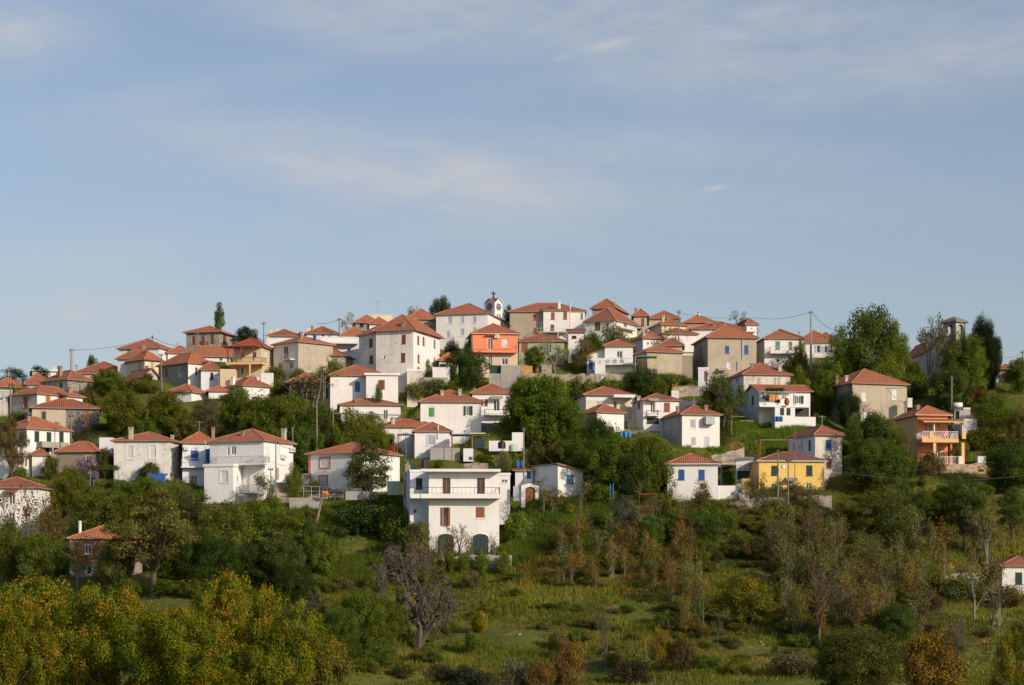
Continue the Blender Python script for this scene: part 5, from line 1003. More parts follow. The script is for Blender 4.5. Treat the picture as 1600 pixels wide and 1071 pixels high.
T('full',1016,806,868,58,(0.091,0.154,0.025),'tree','round bright green tree below the red railing'); T('dense',1090,800,862,84,(0.084,0.126,0.028),'tree','green tree below the two blue shutters house'); T('light',975,775,845,60,(0.140,0.161,0.084),'tree','grey green pampas like tree left of the red railing'); T('bush',1035,770,800,40,GR,'bush','green bush right of the red awning','bush')
for x,yt,yb,w,c_,l in ((975,782,806,40,OL,'olive bush left before the red railing'),(1003,788,806,34,GR,'green bush before the middle of the red railing'),(1032,782,806,40,DK,'dark bush before the right end of the red railing')): T('bush',x,yt,yb,w,c_,'bush',l,'bush')
T('bush',940,755,790,60,GR,'bush','green bush right of the single slope white house','bush'); T('full',1400,945,1010,70,(0.077,0.119,0.028),'tree','green tree in the brown thicket'); T('bush',750,955,985,36,(0.350,0.260,0.020),'broom_bush','yellow flowering broom bush on the bare earth','bush')
T('full',1480,980,1040,60,GY,'tree','grey olive tree left of the lower right corner'); T('sapling',905,748,800,34,OL,'tree','thin yellowish tree before the single slope white house',Y=214); T('sapling',850,748,790,30,OL,'tree','thin tree before the bare wall of the single slope house',Y=214)
# thickets of thin saplings
TH='thin saplings of the brown thicket'
rs=np.random.RandomState(17)
def in_thicket(x,y):
    return (1040<x<1600 and 840<y<1010 and not(1100<x<1225 and y>900) and y>1010-(x-850)*0.33 and not (x>1340 and y<890)) or (860<x<1080 and 858<y<930 and y<930+(x-900)*0.2)
n=0
while n<175:
    x=rs.uniform(850,1600); y=rs.uniform(800,1015)
    if not in_thicket(x,y): continue
    if (x>1440 and y>925) or (x>1475 and y>878): continue
    c=[YB,BR,OL,(.17,.14,.04),(.19,.185,.042),(.16,.18,.04)][rs.randint(6)] if x>1080 or rs.rand()<.5 else YB
    hp=rs.uniform(45,95)*(0.75 if x<1080 else 1); T('sapling',x,y-hp,y,hp*rs.uniform(.3,.5),c,'sapling','thin stemmed sapling with brown young leaves in the thicket on the lower slope','tree',TH); n+=1
for i in range(24):
    x=rs.uniform(845,1000) if i%4==0 else rs.uniform(990,1320); y=rs.uniform(790,835); T('sapling',x,y-rs.uniform(35,60),y,rs.uniform(18,30),[(0.154,0.154,0.049),BR,(0.182,0.168,0.056)][i%3],'sapling','thin olive leaved sapling on the bank under the small white houses','tree','saplings on the bank under the houses')
for x,yt,yb,w in ((1268,775,880,60),(1282,870,1010,80),(1315,900,1000,70),(1352,930,1005,60),(1552,905,1005,60),(1390,880,950,50),(1210,800,900,50),(945,930,1040,44),(1120,965,1020,34),(240,780,870,44),(266,790,880,40),(1500,960,1040,60),(1440,925,1000,60)):
    T('bare',x,yt,yb,w,(0.224,0.140,0.056),'bare_tree','tall thin bare grey tree standing in the lower thickets','tree','bare grey trees of the lower slope')
for x,yt,yb,w,l in ((1522,858,975,60,'thin bare tree before the low stone wall at the lower right'),(1560,872,985,56,'thin bare tree before the white house at the lower right edge')): T('blossom',x,yt,yb,w,(.19,.16,.045),'bare_tree',l,'tree')
T('bush',1500,900,935,70,OL,'bush','olive bush before the low stone wall at the lower right','bush'); T('bush',1575,915,945,60,(.15,.15,.04),'bush','olive bush before the white house at the lower right edge','bush'); T('bush',1540,905,938,40,GR,'bush','green bush between stone wall and lower right edge house','bush')
for x,yt,yb,w,l in ((122,842,925,44,'thin olive tree before the left corner of the brick house'),(160,855,930,52,'thin olive tree before the middle of the brick house')): T('sapling',x,yt,yb,w,(.17,.16,.04),'sapling',l,'tree')
# low scrub individually scattered on the open slope
SCB='low shrubs scattered over the open slope'
k=0
while k<185:
    x=rs.uniform(480,1330); y=rs.uniform(800,1050)
    if 625<x<800 and y<885: continue
    T('bush',x,y-rs.uniform(6,20),y+4,rs.uniform(14,52),[GR,OL,(.12,.14,.026),DK,(.15,.18,.028)][k%5],'scrub','low green shrub scattered on the open grass slope','shrub',SCB); k+=1
SCU='undergrowth shrubs between the houses'
k=0
while k<120:
    x=rs.uniform(0,1600); y=rs.uniform(600,790); Yd=D(y); X=(x-800)*Yd/F
    if inside(np.array([X]),np.array([Yd]),1.0)[0] : continue
    if 1110<x<1290 and 640<y<715: continue
    T('bush',x,y-rs.uniform(8,18),y+5,rs.uniform(18,40),[GR,OL,DK,DK,LT,(0.140,0.140,0.049)][k%6],'undergrowth_bush','green undergrowth shrub growing between the village houses','shrub',SCU); k+=1
# grass
def grass(name,n,xr,yr,hh,seed,dens=None):
    rs=np.random.RandomState(seed); x=rs.uniform(*xr,n); y=rs.uniform(*yr,n); Y=np.interp(y,[500,540,580,620,660,700,740,780,820,862,905,960,1000,1040,1071,1110,1180],[290,277,265,254,244,234,226,218,212,206,199,186,175,165,158,150,138])
    X=(x-800)*Y/F; k=~inside(X,Y,0.2)
    pat=np.sin(X*.31+Y*.17)+np.sin(X*.13-Y*.37+2)+np.sin(X*.71+1)*np.sin(Y*.53)+rs.normal(0,.5,n); k&=pat>-1.0
    if dens: k&=(np.sin(X*.23+dens[1])*np.sin(Y*.41+dens[1]*2)+.6*np.sin(X*.67-Y*.29+dens[1])+rs.normal(0,.25,n))>dens[0]-.5
    X,Y,pat=X[k],Y[k],pat[k]; Z=ground(X,Y); N=len(X)
    B=5; X=np.repeat(X,B)+rs.normal(0,.14,N*B); Y=np.repeat(Y,B)+rs.normal(0,.14,N*B); Z=np.repeat(Z,B)-.05; pat=np.repeat(pat,B); M=N*B
    h=hh*rs.uniform(.5,1.4,M)*(0.7+0.25*np.clip(pat,-1,2)); a=rs.uniform(0,6.28,M); w=.035+.03*rs.rand(M); lean=rs.normal(0,.3,(M,2))*h[:,None]
    p0=np.stack([X-np.cos(a)*w,Y-np.sin(a)*w,Z],-1); p1=np.stack([X+np.cos(a)*w,Y+np.sin(a)*w,Z],-1); p2=np.stack([X+lean[:,0],Y+lean[:,1],Z+h],-1)
    co=np.stack([p0,p1,p2],1).reshape(-1,3); me=bpy.data.meshes.new(name); me.vertices.add(3*M); me.vertices.foreach_set('co',co.astype(np.float32).ravel()); me.loops.add(3*M); me.loops.foreach_set('vertex_index',np.arange(3*M,dtype=np.int32)); me.polygons.add(M); me.polygons.foreach_set('loop_start',np.arange(0,3*M,3,dtype=np.int32)); me.update()
    for nm,v in(('tint',np.clip(.45+.18*pat+rs.normal(0,.2,M),0,1)),('hue',np.clip(.45-.2*np.sin(X*.2+Y*.25)+rs.normal(0,.2,M),0,1))):
        t=me.attributes.new(nm,'FLOAT','FACE'); t.data.foreach_set('value',v.astype(np.float32))
    me.materials.append(LEAF); o=bpy.data.objects.new(name,me); COL.objects.link(o); o.color=(0.204,0.213,0.031,1); tag(o,kind='stuff'); return o
grass('grass',78000,(300,1610),(765,1085),.42,1); g2=grass('grass',26000,(0,1600),(560,780),.40,2); g2.color=(0.156,0.190,0.025,1); g3=grass('grass',9000,(1105,1300),(640,720),.6,3); g3.color=(0.132,0.218,0.020,1)
g4=grass('dry_grass',16000,(380,1610),(790,1085),.55,4,(.9,2)); g4.color=(.30,.25,.11,1); g5=grass('dark_weeds',20000,(300,1500),(775,1040),.75,5,(.8,7)); g5.color=(0.102,0.155,0.022,1)
g8=grass('tall_green_weeds',16000,(470,645),(795,905),.8,8); g8.color=(.125,.175,.026,1); g9=grass('tall_green_weeds',20000,(780,975),(782,880),.85,9); g9.color=(.115,.175,.024,1)
g6=grass('white_flowers',5200,(900,1610),(850,1050),.34,6,(1.15,11)); g6.color=(.62,.62,.42,1); g7=grass('yellow_flowers',2600,(800,1110),(850,935),.8,7,(.5,13)); g7.color=(.30,.225,.035,1)
# olive brown thicket shrubs that fill the lower right slope
k=0
while k<230:
    x=rs.uniform(850,1600); y=rs.uniform(800,1015)
    if not (in_thicket(x,y) or (950<x<1340 and 800<y<880)) or (x>1470 and 880<y<985): continue
    T('bush',x,y-rs.uniform(16,36),y+4,rs.uniform(26,52),[(.17,.17,.042),OL,(.19,.155,.045),GR,(.15,.18,.035)][k%5],'thicket_shrub','olive brown shrub in the undergrowth of the lower right thicket','shrub','shrubs of the lower right thicket'); k+=1
# ================================================================== towers
def tower_frame(xl,xc,xr,yb,Y,dl): return Frame(xl,xc,xr,yb,Y,dl,'L')
def arch_pts(um,w,z0,zs,zt,n=10): return [(um+w,z0)]+[(um+w*math.cos(math.pi*i/n),zs+(zt-zs)*math.sin(math.pi*i/n)) for i in range(n+1)]+[(um-w,z0)]
# clock tower of the hilltop church: four gables, clock faces, cross
Yt=284; fr=Frame(757,773,785,540,Yt,2.15,'L'); fr.LU=1.9 if fr.LU>1.9 else fr.LU
root=empty('clock_tower',fr.C,fr.rz); tag(root,'white clock tower with four gables and a cross beside the white school','clock tower'); FR[root.name]=fr; fr.M=root.matrix_basis
z=lambda y:(YH-y)*fr.Y/F-fr.C.z
L1,L2=fr.LU,fr.LV; ze=z(473.5); zp=z(466)
s=MB(); ops=[(L1*.28,L1*.45,z(499),z(491)),(L1*.58,L1*.75,z(499),z(491))]
wall_face(s,'R',L1,-4,ze,ops,0); wall_face(s,'L',L2,-4,ze,[],0); s.poly([(L1,0,-4),(L1,L2,-4),(L1,L2,ze),(L1,0,ze)]); s.poly([(0,L2,-4),(L1,L2,-4),(L1,L2,ze),(0,L2,ze)])
for a,b,c in(((0,0,ze),(L1,0,ze),(L1/2,0,zp)),((0,L2,ze),(L1,L2,ze),(L1/2,L2,zp)),((0,0,ze),(0,L2,ze),(0,L2/2,zp)),((L1,0,ze),(L1,L2,ze),(L1,L2/2,zp))): s.poly([a,b,c])
s.build('wall',WALL['clean'],root)
s=MB(); e=.18; C0=(L1/2,L2/2,zp+.05); q=[(-e,-e,ze),(L1+e,-e,ze),(L1+e,L2+e,ze),(-e,L2+e,ze)]; g=[(L1/2,-e,zp+.1),(L1+e,L2/2,zp+.1),(L1/2,L2+e,zp+.1),(-e,L2/2,zp+.1)]
for i in range(4):
    a=q[i]; b=q[(i+1)%4]; p_=g[i]; s.poly([a,p_,C0]); s.poly([p_,b,C0])
    for k in((a,p_),(p_,b)): s.poly([k[0],k[1],(k[1][0],k[1][1],k[1][2]-.12),(k[0][0],k[0][1],k[0][2]-.12)],1)
ro=s.build('roof',[ROOF['c'],WALL['clean']],root)
def clock(face,L):
    um=L/2; zc=z(479); rad=min(L*.30,.55); s=MB(); 
    s.poly([fp(face,um+rad*math.cos(t*math.pi/12),-.03,zc+rad*math.sin(t*math.pi/12)) for t in range(24)]); o=s.build('clock_face',paint('clock_dial',(.09,.13,.15)),root)
    t=MB(); 
    for i in range(24):
        a=i*math.pi/12;b=(i+1)*math.pi/12; t.poly([fp(face,um+r_*math.cos(k),-.06,zc+r_*math.sin(k)) for r_,k in((rad,a),(rad,b),(rad*1.13,b),(rad*1.13,a))])
    for i in range(12):
        a=i*math.pi/6; t.tube(fp(face,um+rad*.78*math.cos(a),-.05,zc+rad*.78*math.sin(a)),fp(face,um+rad*.95*math.cos(a),-.05,zc+rad*.95*math.sin(a)),.03,k=4)
    t.build('rim',SM('grey'),o); h=MB()
    for a,l in((2.0,.5),(.5,.75)): h.tube(fp(face,um,-.07,zc),fp(face,um+rad*l*math.cos(a),-.07,zc+rad*l*math.sin(a)),.035,k=4)
    h.build('hands',SM('white'),o)
clock('R',L1); clock('L',L2)
for u in ops:
    t=MB(); t.poly([fp('R',a,-.012,b) for a,b in arch_pts((u[0]+u[1])/2,(u[1]-u[0])/2,u[2],u[3]-.1,u[3]+.12)]); t.build('window',SM('rust'),root)
s=MB(); zc=z(453.5); s.box((L1/2-.07,L2/2-.07,zp),(L1/2+.07,L2/2+.07,zc)); zc2=z(457); s.box((L1/2-.55,L2/2-.068,zc2-.07),(L1/2-.071,L2/2+.068,zc2+.07)); s.box((L1/2+.071,L2/2-.068,zc2-.07),(L1/2+.55,L2/2+.068,zc2+.07)); s.box((L1/2-.14,L2/2-.14,zp),(L1/2+.14,L2/2+.14,zp+.3)); s.build('cross',SM('dark'),root)
PADS.append((fr,))
# stone bell tower with domed cap
fr=Frame(1474,1493.6,1508.5,600,258,2.2,'L'); root=empty('bell_tower',fr.C,fr.rz); tag(root,'square stone bell tower with open arches and slate dome beside the cypress','bell tower')
z=lambda y:(YH-y)*fr.Y/F-fr.C.z; L1,L2=fr.LU,fr.LV; ze=z(502.5); WS=WALL['limestone']
s=MB()
def arched(face,L,off,mi=0):
    w=L*.27; um=L/2; z0=z(523); zs=z(511); zt=z(506.5)
    P_=lambda u,zz:(u,off,zz) if face=='R' else (off,u,zz)
    s.poly([P_(0,-4),P_(L,-4),P_(L,z0),P_(0,z0)]); s.poly([P_(0,z0),P_(um-w,z0),P_(um-w,ze),P_(0,ze)]); s.poly([P_(um+w,z0),P_(L,z0),P_(L,ze),P_(um+w,ze)])
    arc=[(um-w,z0)]+[(um-w*math.cos(math.pi*i/10),zs+(zt-zs)*math.sin(math.pi*i/10)) for i in range(11)]+[(um+w,z0)]
    for a,b in zip(arc[1:-2],arc[2:-1]): s.poly([P_(a[0],a[1]),P_(b[0],b[1]),P_(b[0],ze),P_(a[0],ze)])
    d=.35 if off<.01 else -.35
    for a,b in zip(arc[:-1],arc[1:]):
        Q=lambda u,zz:(u,off+d,zz) if face=='R' else (off+d,u,zz)
        s.poly([P_(*a),P_(*b),Q(*b),Q(*a)])
arched('R',L1,0); arched('R',L1,L2); arched('L',L2,0); arched('L',L2,L1); s.poly([(0,0,z(523)),(L1,0,z(523)),(L1,L2,z(523)),(0,L2,z(523))])
s.build('wall',WS,root)
s=MB(); e=.3; n_=8; cx,cy=L1/2,L2/2
prev=None
for j in range(n_+1):
    t=j/n_; k=(1-t)**.75 if t<1 else 0.0; k=max(k,.04); zz=ze+(z(493)-ze)*(t**.8 if t>.12 else t*.6); hx=(L1/2+e)*k; hy=(L2/2+e)*k; ring=[(cx-hx,cy-hy,zz),(cx+hx,cy-hy,zz),(cx+hx,cy+hy,zz),(cx-hx,cy+hy,zz)]
    if prev: 
        for i in range(4): s.poly([prev[i],prev[(i+1)%4],ring[(i+1)%4],ring[i]])
    else: s.poly([(p[0],p[1],p[2]-.1) for p in ring]); [s.poly([ring[i],ring[(i+1)%4],tuple(np.array(ring[(i+1)%4])-[0,0,.1]),tuple(np.array(ring[i])-[0,0,.1])]) for i in range(4)]
    prev=ring
s.build('dome_roof',WALL['darkstone'],root); PADS.append((fr,))
s=MB(); s.lathe((cx,cy,z(517)),[(.05,.75),(.2,.7),(.26,.35),(.4,.02),(.38,0)],12); s.build('bell',paint('bronze',(.12,.09,.04),.4,False,.8),root)

# ================================================================== small things
def at(x,y,Y=None):
    return P(x,y,D(y) if Y is None else Y)
def thing_mesh(mb,name,mat,label,cat,group=None,smooth=False):
    o=mb.build(name,mat,None,None,smooth); return tag(o,label,cat,group)
# stone walls that follow the slope: points (x, top row, bottom row)
def stone_wall(name,label,pts,mat,th=.5,Y=None,cat='wall'):
    b0=at(pts[0][0],pts[0][2],Y); root=empty(name,b0); tag(root,label,cat); s=MB(); t=MB(); prev=None
    for k,(x,yt,yb) in enumerate(pts):
        Yd=D(yb) if Y is None else Y; a=P(x,yt,Yd)-b0; g=P(x,yb,Yd)-b0
        cur=(a,g)
        if prev:
            (a0,g0)=prev; n=max(1,int((a-a0).length/0.8)); rr=random.Random(k)
            top=[a0.lerp(a,i/n)+Vector((0,rr.uniform(-.06,.06),rr.uniform(-.14,.14)*(0<i<n))) for i in range(n+1)]
            for i in range(n):
                p0,p1=top[i],top[i+1]; q0=g0.lerp(g,i/n); q1=g0.lerp(g,(i+1)/n); dz=Vector((0,0,-1.2)); dy=Vector((0,th,0))
                s.poly([q0+dz,q1+dz,p1,p0]); s.poly([p0,p1,p1+dy,p0+dy]); s.poly([p0+dy,p1+dy,q1+dz+dy,q0+dz+dy])
        else: prev=None
        prev=cur
    s.build('stonework',mat,root); return root
stone_wall('stone_wall','long old rubble retaining wall below the coral house and white shed',[(806,584,598),(840,584,598),(880,585,597),(930,584,597),(975,582,594),(1000,586,594)],WALL['palestone'])
stone_wall('stone_wall','rubble wall with orange hutch beside the round brown green tree',[(1056,604,626),(1075,603,624),(1098,604,624)],WALL['palestone'])
stone_wall('stone_wall','low dry stone wall curving below the caged white house',[(1095,716,722),(1120,710,716),(1150,704,712),(1163,699,706)],WALL['palestone'])
stone_wall('stone_wall','pale crumbled terrace edge left of the laundry house',[(1140,660,664),(1160,657,662),(1185,654,659)],WALL['palestone'])
stone_wall('stone_wall','pale stone terrace wall under the orange house',[(1470,726,744),(1500,725,744),(1541,724,742)],WALL['ochrestone'],Y=226.5)
stone_wall('stone_wall','concrete retaining wall in front of the arched doors',[(692,871,877),(740,867,874),(800,868,873)],WALL['conc'],Y=203)
stone_wall('stone_wall','stone block terrace wall under the lattice balcony house',[(285,800,822),(320,799,822),(345,800,822)],WALL['block'],Y=213)
stone_wall('stone_wall','low stone wall along the path below the yellow house',[(1125,789,796),(1180,778,790),(1240,776,786),(1300,774,782)],WALL['stone'],Y=215)
stone_wall('stone_wall','dark stone wall below the brown shuttered balcony house',[(975,670,682),(1005,672,684),(1032,673,685)],WALL['darkstone'],Y=237.5)
stone_wall('stone_wall','stone terrace wall under the three white houses with pink trimmed one',[(440,772,788),(500,771,786),(570,771,784),(630,772,784)],WALL['conc'],Y=218)
stone_wall('concrete_wall','tall concrete retaining wall under the right corner of the coral house',[(764,584,604),(782,584,606),(783,571,606),(814,570,604)],WALL['conc'],Y=257)
stone_wall('stone_wall','dark stone wall under the vine hung balcony house',[(752,661,682),(800,660,682)],WALL['darkstone'],Y=242)
stone_wall('stone_wall','whitewashed stone wall left of the lower right edge house',[(1473,897,908),(1510,895,907),(1545,895,906)],WALL['palestone'],Y=194.5)
# cemetery wall with round topped pillars
root=empty('cemetery_wall',at(1545,612,262)); tag(root,'white cemetery wall with round topped pillars below the cypress','wall'); b0=at(1545,612,262)
s=MB(); pts=[(1506,601,620),(1532,600,620),(1536,604,625),(1580,611,632)]
for a,b in zip(pts[:-1],pts[1:]):
    q=[P(a[0],a[2]+8,262)-b0,P(b[0],b[2]+8,262)-b0,P(b[0],b[1],262)-b0,P(a[0],a[1],262)-b0]; d=Vector((0,.35,0)); s.poly(q); s.poly([v+d for v in q]); s.poly([q[3],q[2],q[2]+d,q[3]+d])
s.build('wall',WALL['clean'],root)
for x,y in ((1510,598),(1519,599),(1528,598),(1535,597),(1549,599),(1563,603),(1578,606)):
    p=P(x,y,262)-b0; s=MB(); s.tube(p+Vector((0,.17,-1.9)),p+Vector((0,.17,0)),.22,k=8); s.lathe(p+Vector((0,.17,0)),[(.22,0),(.2,.12),(.1,.2),(0.01,.22)],8); s.build('pillar',WALL['clean'],root)
# utility poles
POLES=[(112,545,576,5,'concrete pole on the ridge line of the wide tiled house',273,0),(16.5,598,654,3,'tall wooden pole before the flat walled house at the left edge',246,1),(125,594,622,2.4,'wooden pole with side brace beside the stone house',255,1),(111,647,694,2.2,'wooden pole with side brace before the dark rubble house',232,1),
 (495,627,692,3,'bare wooden pole in the tree belt, taller of two',229,0),(520.5,643,682,2.6,'second wooden pole in the tree belt carrying a crossbar',231,2),(818.5,668,780,2.6,'long wooden pole left of the arched gate',217,0),(431,688,786,2.2,'wooden pole at the right wall of the lattice balcony house',215,0),(423,730,784,1.8,'short thin pole beside the stairs',214.5,0),
 (1104,582,645,2.4,'wooden pole in the round brown green tree',249,0),(1060.5,485,540,2.4,'wooden pole between skyline houses right of the brown house',268,0),(1267,486,572,3.2,'tallest pole, concrete, beside the open pale blue shutters',266,0),(1215.5,703,772,2.8,'wooden pole before the yellow house, left of two',213.5,0),(1231.5,716,790,2.2,'thin pole before the yellow house with lamp head',213,3),
 (1487,588,652,3,'wooden pole behind the orange house',243,0),(309,518,552,2,'wooden pole before the stone house with poplar',279,0),(252,552,600,2.4,'dark pole right of the small cream house',256,0),(253.5,593,612,2,'pale pole before the grey plastered house',255,0),(505,571,606,1.8,'thin pole before the white house with one blue shutter',249,0),(412,503,530,1.6,'dark pole on the skyline left of the two chimney house',288,0),(530,497,518,2,'chimney side pole on the skyline left of tall white house',280,1),(270,737,772,1.8,'pale post at the corner of the stained white house',221,0),(86,758,795,1.6,'thin post with white top below the block hut',220,0),(505,772,815,4.5,'leaning pale post on the grass bank below the pink trimmed house',212,0),(634,675,735,1.6,'thin metal mast on the flat roofed house',209,0),(1242,663,700,1.2,'thin antenna mast above the yellow house',220,0),(1143,650,672,1.6,'post with crossbar on the terrace right of the caged house',238,2),(1598,548,580,2.6,'pole with insulators at the right edge of the skyline',262,1)]
for x,yt,yb,w,lab,Y,kind in POLES:
    b=P(x,yb,Y); zg=min(b.z,gz(b.x,Y))-.3; root=empty('utility_pole',(b.x,Y,zg)); tag(root,lab,'pole',None); h=(YH-yt)*Y/F-zg; r=w*Y/F/2; s=MB(); lean=-.55 if 'leaning' in lab else 0
    s.tube((lean and -1.0,0,-.2),(0,0,h),r*1.15,r*.75,k=8); s.build('post',BARKG if 'concrete' not in lab else WALL['conc'],root)
    s=MB()
    if kind==1 and 'brace' in lab: s.tube((h*.28,0,0),(0.05,0,h*.62),r*.7,k=6); s.build('brace',BARKG,root); s=MB()
    if kind==2: s.tube((0,0,h*.97),(w*3.2 if 'second' in lab else 1.6,0,h*.95),.07,k=5); s.build('crossbar',BARKG,root); s=MB()
    if kind==3: s.tube((0,0,h*.88),(-.5,-.3,h*.9),.05,k=5); s.lathe((-.6,-.3,h*.84),[(.02,.4),(.2,.3),(.26,.0)],8); s.build('lamp_head',SM('white'),root); s=MB()
    s.box((-.3,-.05,h-.35),(.3,.05,h-.25)); s.tube((-.22,0,h-.25),(-.22,0,h-.08),.05,k=5); s.tube((.22,0,h-.25),(.22,0,h-.08),.05,k=5); s.build('insulators',SM('dark'),root)
def wire(x0,y0,Y0,x1,y1,Y1,sag,lab,r=.028):
    a=P(x0,y0,Y0); b=P(x1,y1,Y1); s=MB(); n=14; prev=None
    for i in range(n+1):
        t=i/n; p=a.lerp(b,t)-Vector((0,0,sag*4*t*(1-t)))
        if prev is not None: s.tube(prev,p,r,k=4,caps=False)
        prev=p
    thing_mesh(s,'power_cable',SM('dark'),lab,'cable')
wire(112,547,273,238,527,272,.5,'black cable from the ridge pole to the blue shuttered house roof')
wire(1182,497,288,1266,487.5,266,.5,'cable from the tallest pole to the bare skyline tree'); wire(1060,490,268,1182,497,288,.3,'cable between wooden skyline pole and bare skyline tree'); wire(1268,487,266,1320,517,262,.9,'cable sagging from the tallest pole into the big leafy tree')
wire(1566,560,262,1598,552,262,.2,'cable at the right edge of the skyline',.03); wire(238,527,272,300,541,280,.5,'cable right of the blue shuttered house roof')
wire(495,505,284,531,499,280,.3,'cable to the skyline pole left of the tall white house'); wire(461,693,226,519,645,231,.4,'cable from lattice balcony house up to the pole with crossbar'); wire(1290,733,214,1600,743,215,.9,'long cable crossing the orchard on the lower right',.035)
wire(125,596,255,235,640,250,1.2,'cable from braced pole down to the tree belt'); wire(250,668,236,520,650,231,1.0,'cable crossing the dark tree belt')
wire(430,692,215,482,705,220,.3,'cable from the pole at the lattice balcony house to the pink trimmed house'); wire(819,672,217,871,728,219,.5,'cable from the long pole to the single slope roof'); wire(1104,586,249,1165,603,243,.5,'cable from the pole in the round tree to the laundry house'); wire(1487,590,243,1332,601,249,.9,'cable from the pole behind the orange house to the large beige house'); wire(1216,705,213.5,1062,720,219,.6,'cable from the yellow house pole to the two blue shutter house'); wire(17,600,246,125,596,255,.7,'cable between the tall wooden pole at left and the braced pole')
# antennas
s=MB(); b=P(590.5,491,291); s.tube(b,P(590.5,468.5,291),.035,k=5); c=P(590.5,471,291); s.tube(c+Vector((-.75,0,.08)),c+Vector((.35,0,-.05)),.03,k=4)
for i in range(5): d=c+Vector((-.7+.22*i,0,.07-.02*i)); s.tube(d+Vector((0,-.25,0)),d+Vector((0,.25,0)),.02,k=4)
s.tube(c+Vector((.3,0,-.2)),c+Vector((.3,0,.2)),.03,k=4); thing_mesh(s,'antenna',SM('grey'),'television antenna on the pale terrace house roof on the skyline','antenna')
s=MB(); b=P(460,694,223)
s.tube(P(457.5,690,222.5),P(457.5,668,222.5),.03,k=5); s.tube(P(455,669.5,222.5),P(460,668.5,222.5),.025,k=4); thing_mesh(s,'antenna',SM('grey'),'antenna at the right corner of the lattice balcony house','antenna')
s=MB(); s.tube(P(320.5,728,222),P(321,688,222),.035,k=5); s.tube(P(317,691,222),P(325,689,222),.03,k=4); thing_mesh(s,'antenna',SM('white'),'white antenna mast on the narrow blue window house','antenna')
s=MB(); s.tube(P(238,533,272.5),P(238,524,272.5),.06,k=5); s.box(tuple(P(236.5,528,272.4)),tuple(P(239.5,526.5,272.6))); thing_mesh(s,'antenna',SM('dark'),'dark pole top on the blue shuttered house roof','antenna')
# barrels and tanks
def barrel(x,yt,yb,w,Y,col,lab,group=None,name='water_barrel'):
    b=P(x,yb,Y); r=w*Y/F/2; h=(yb-yt)*Y/F; root=empty(name,b); tag(root,lab,'barrel',group); s=MB(); s.lathe((0,0,0),[(r*.92,0),(r,.04*h),(r,.3*h),(r*1.05,.33*h),(r,.36*h),(r,.64*h),(r*1.05,.67*h),(r,.7*h),(r,.95*h),(r*.93,h)],14); s.build('body',SM(col),root,None,True); t=MB(); t.lathe((0,0,0),[(r*.93,h*1.0),(.01,h*1.01)],14); t.build('lid',SM(col),root)
BG='blue plastic barrels'
barrel(808.6,721,731,7,222.6,'blue','blue barrel on the hut roof, the one on the left',BG); barrel(815.8,721,731,7,222.6,'blue','blue barrel on the hut roof, nearer the wooden pole',BG); barrel(926.5,573,581,5.5,259.6,'blue','blue barrel in front of the white shed with blue door',BG)
for x,l in ((1210,'blue barrel left end of the row below the laundry terrace'),(1215.5,'blue barrel in the middle of the row below the laundry terrace'),(1220.5,'blue barrel right end of the row below the laundry terrace')): barrel(x,651,659,5.5,240.5,'blue',l,BG)
for x,l in ((970,'pale blue tank left of the pair, below the plain white walls'),(977.5,'pale blue tank in the middle below the plain white walls'),(983.5,'pale blue tank at right below the plain white walls')): barrel(x,675,684,5.5,235,'lblue',l,BG)
barrel(735.5,714,719,6,217,'blue','small blue barrel on the grey steps above the flat roofed house',BG); barrel(70.5,897,907,7,197,'blue','blue barrel with white lid beside the brick house',BG)
def tank(x,yt,yb,w,Y,col,lab,prof=None):
    b=P(x,yb,Y); r=w*Y/F/2; h=(yb-yt)*Y/F; root=empty('water_tank',b); tag(root,lab,'water tank'); s=MB(); s.lathe((0,0,0),[(r,0),(r,.62*h),(r*.92,.8*h),(r*.6,.93*h),(r*.3,.96*h)],16); s.build('body',SM(col),root,None,True); t=MB(); t.lathe((0,0,0),[(r*.3,.96*h),(r*.3,h),(.01,h)],12); t.build('lid',SM(col),root)
tank(662.5,717,733.5,9,208.5,'black','black water tank on the roof of the flat roofed house'); tank(784,689,701,12,228,'black','black rounded tank on the bank above the flat hut'); tank(801.5,694,706,13,227,'mint','pale green tank beside the black rounded tank')
s=MB(); a=P(640.5,733.5,208.8); b=P(650.5,725.5,210); s.box((a.x,208.8,a.z),(b.x,210,b.z)); o=thing_mesh(s,'roof_box',SM('dgreen'),'dark green box on the roof of the flat roofed house','box')
for x,yt in ((634.5,726),(637.5,722),(640,727)):
    s=MB(); a=P(x-.9,737,208); b=P(x+.9,yt,208.4); s.box((a.x,208,a.z),(b.x,208.4,b.z)); thing_mesh(s,'concrete_stub',WALL['sand'],'unfinished concrete column stub on the flat roof edge','column','concrete stubs on the flat roof')
# solar tank behind the orange house
root=empty('solar_water_tank',P(1496.5,641,243)); tag(root,'white solar water tank on the grey shed behind the orange house','water tank'); s=MB(); s.tube((-.55,0,.6),(.55,0,.6),.36,k=14); s.build('tank',SM('white'),root,None,True); s=MB(); s.poly([(-.55,-.2,.4),(.55,-.2,.4),(.55,-.9,0),(-.55,-.9,0)]); s.poly([(-.55,-.2,.36),(.55,-.2,.36),(.55,-.9,-.04),(-.55,-.9,-.04)]); s.build('panel',glassy(),root)
for x_ in(-.5,.5):
    s=MB(); s.tube((x_,0,0),(x_,0,.3),.03,k=4); s.build('leg',SM('grey'),root)
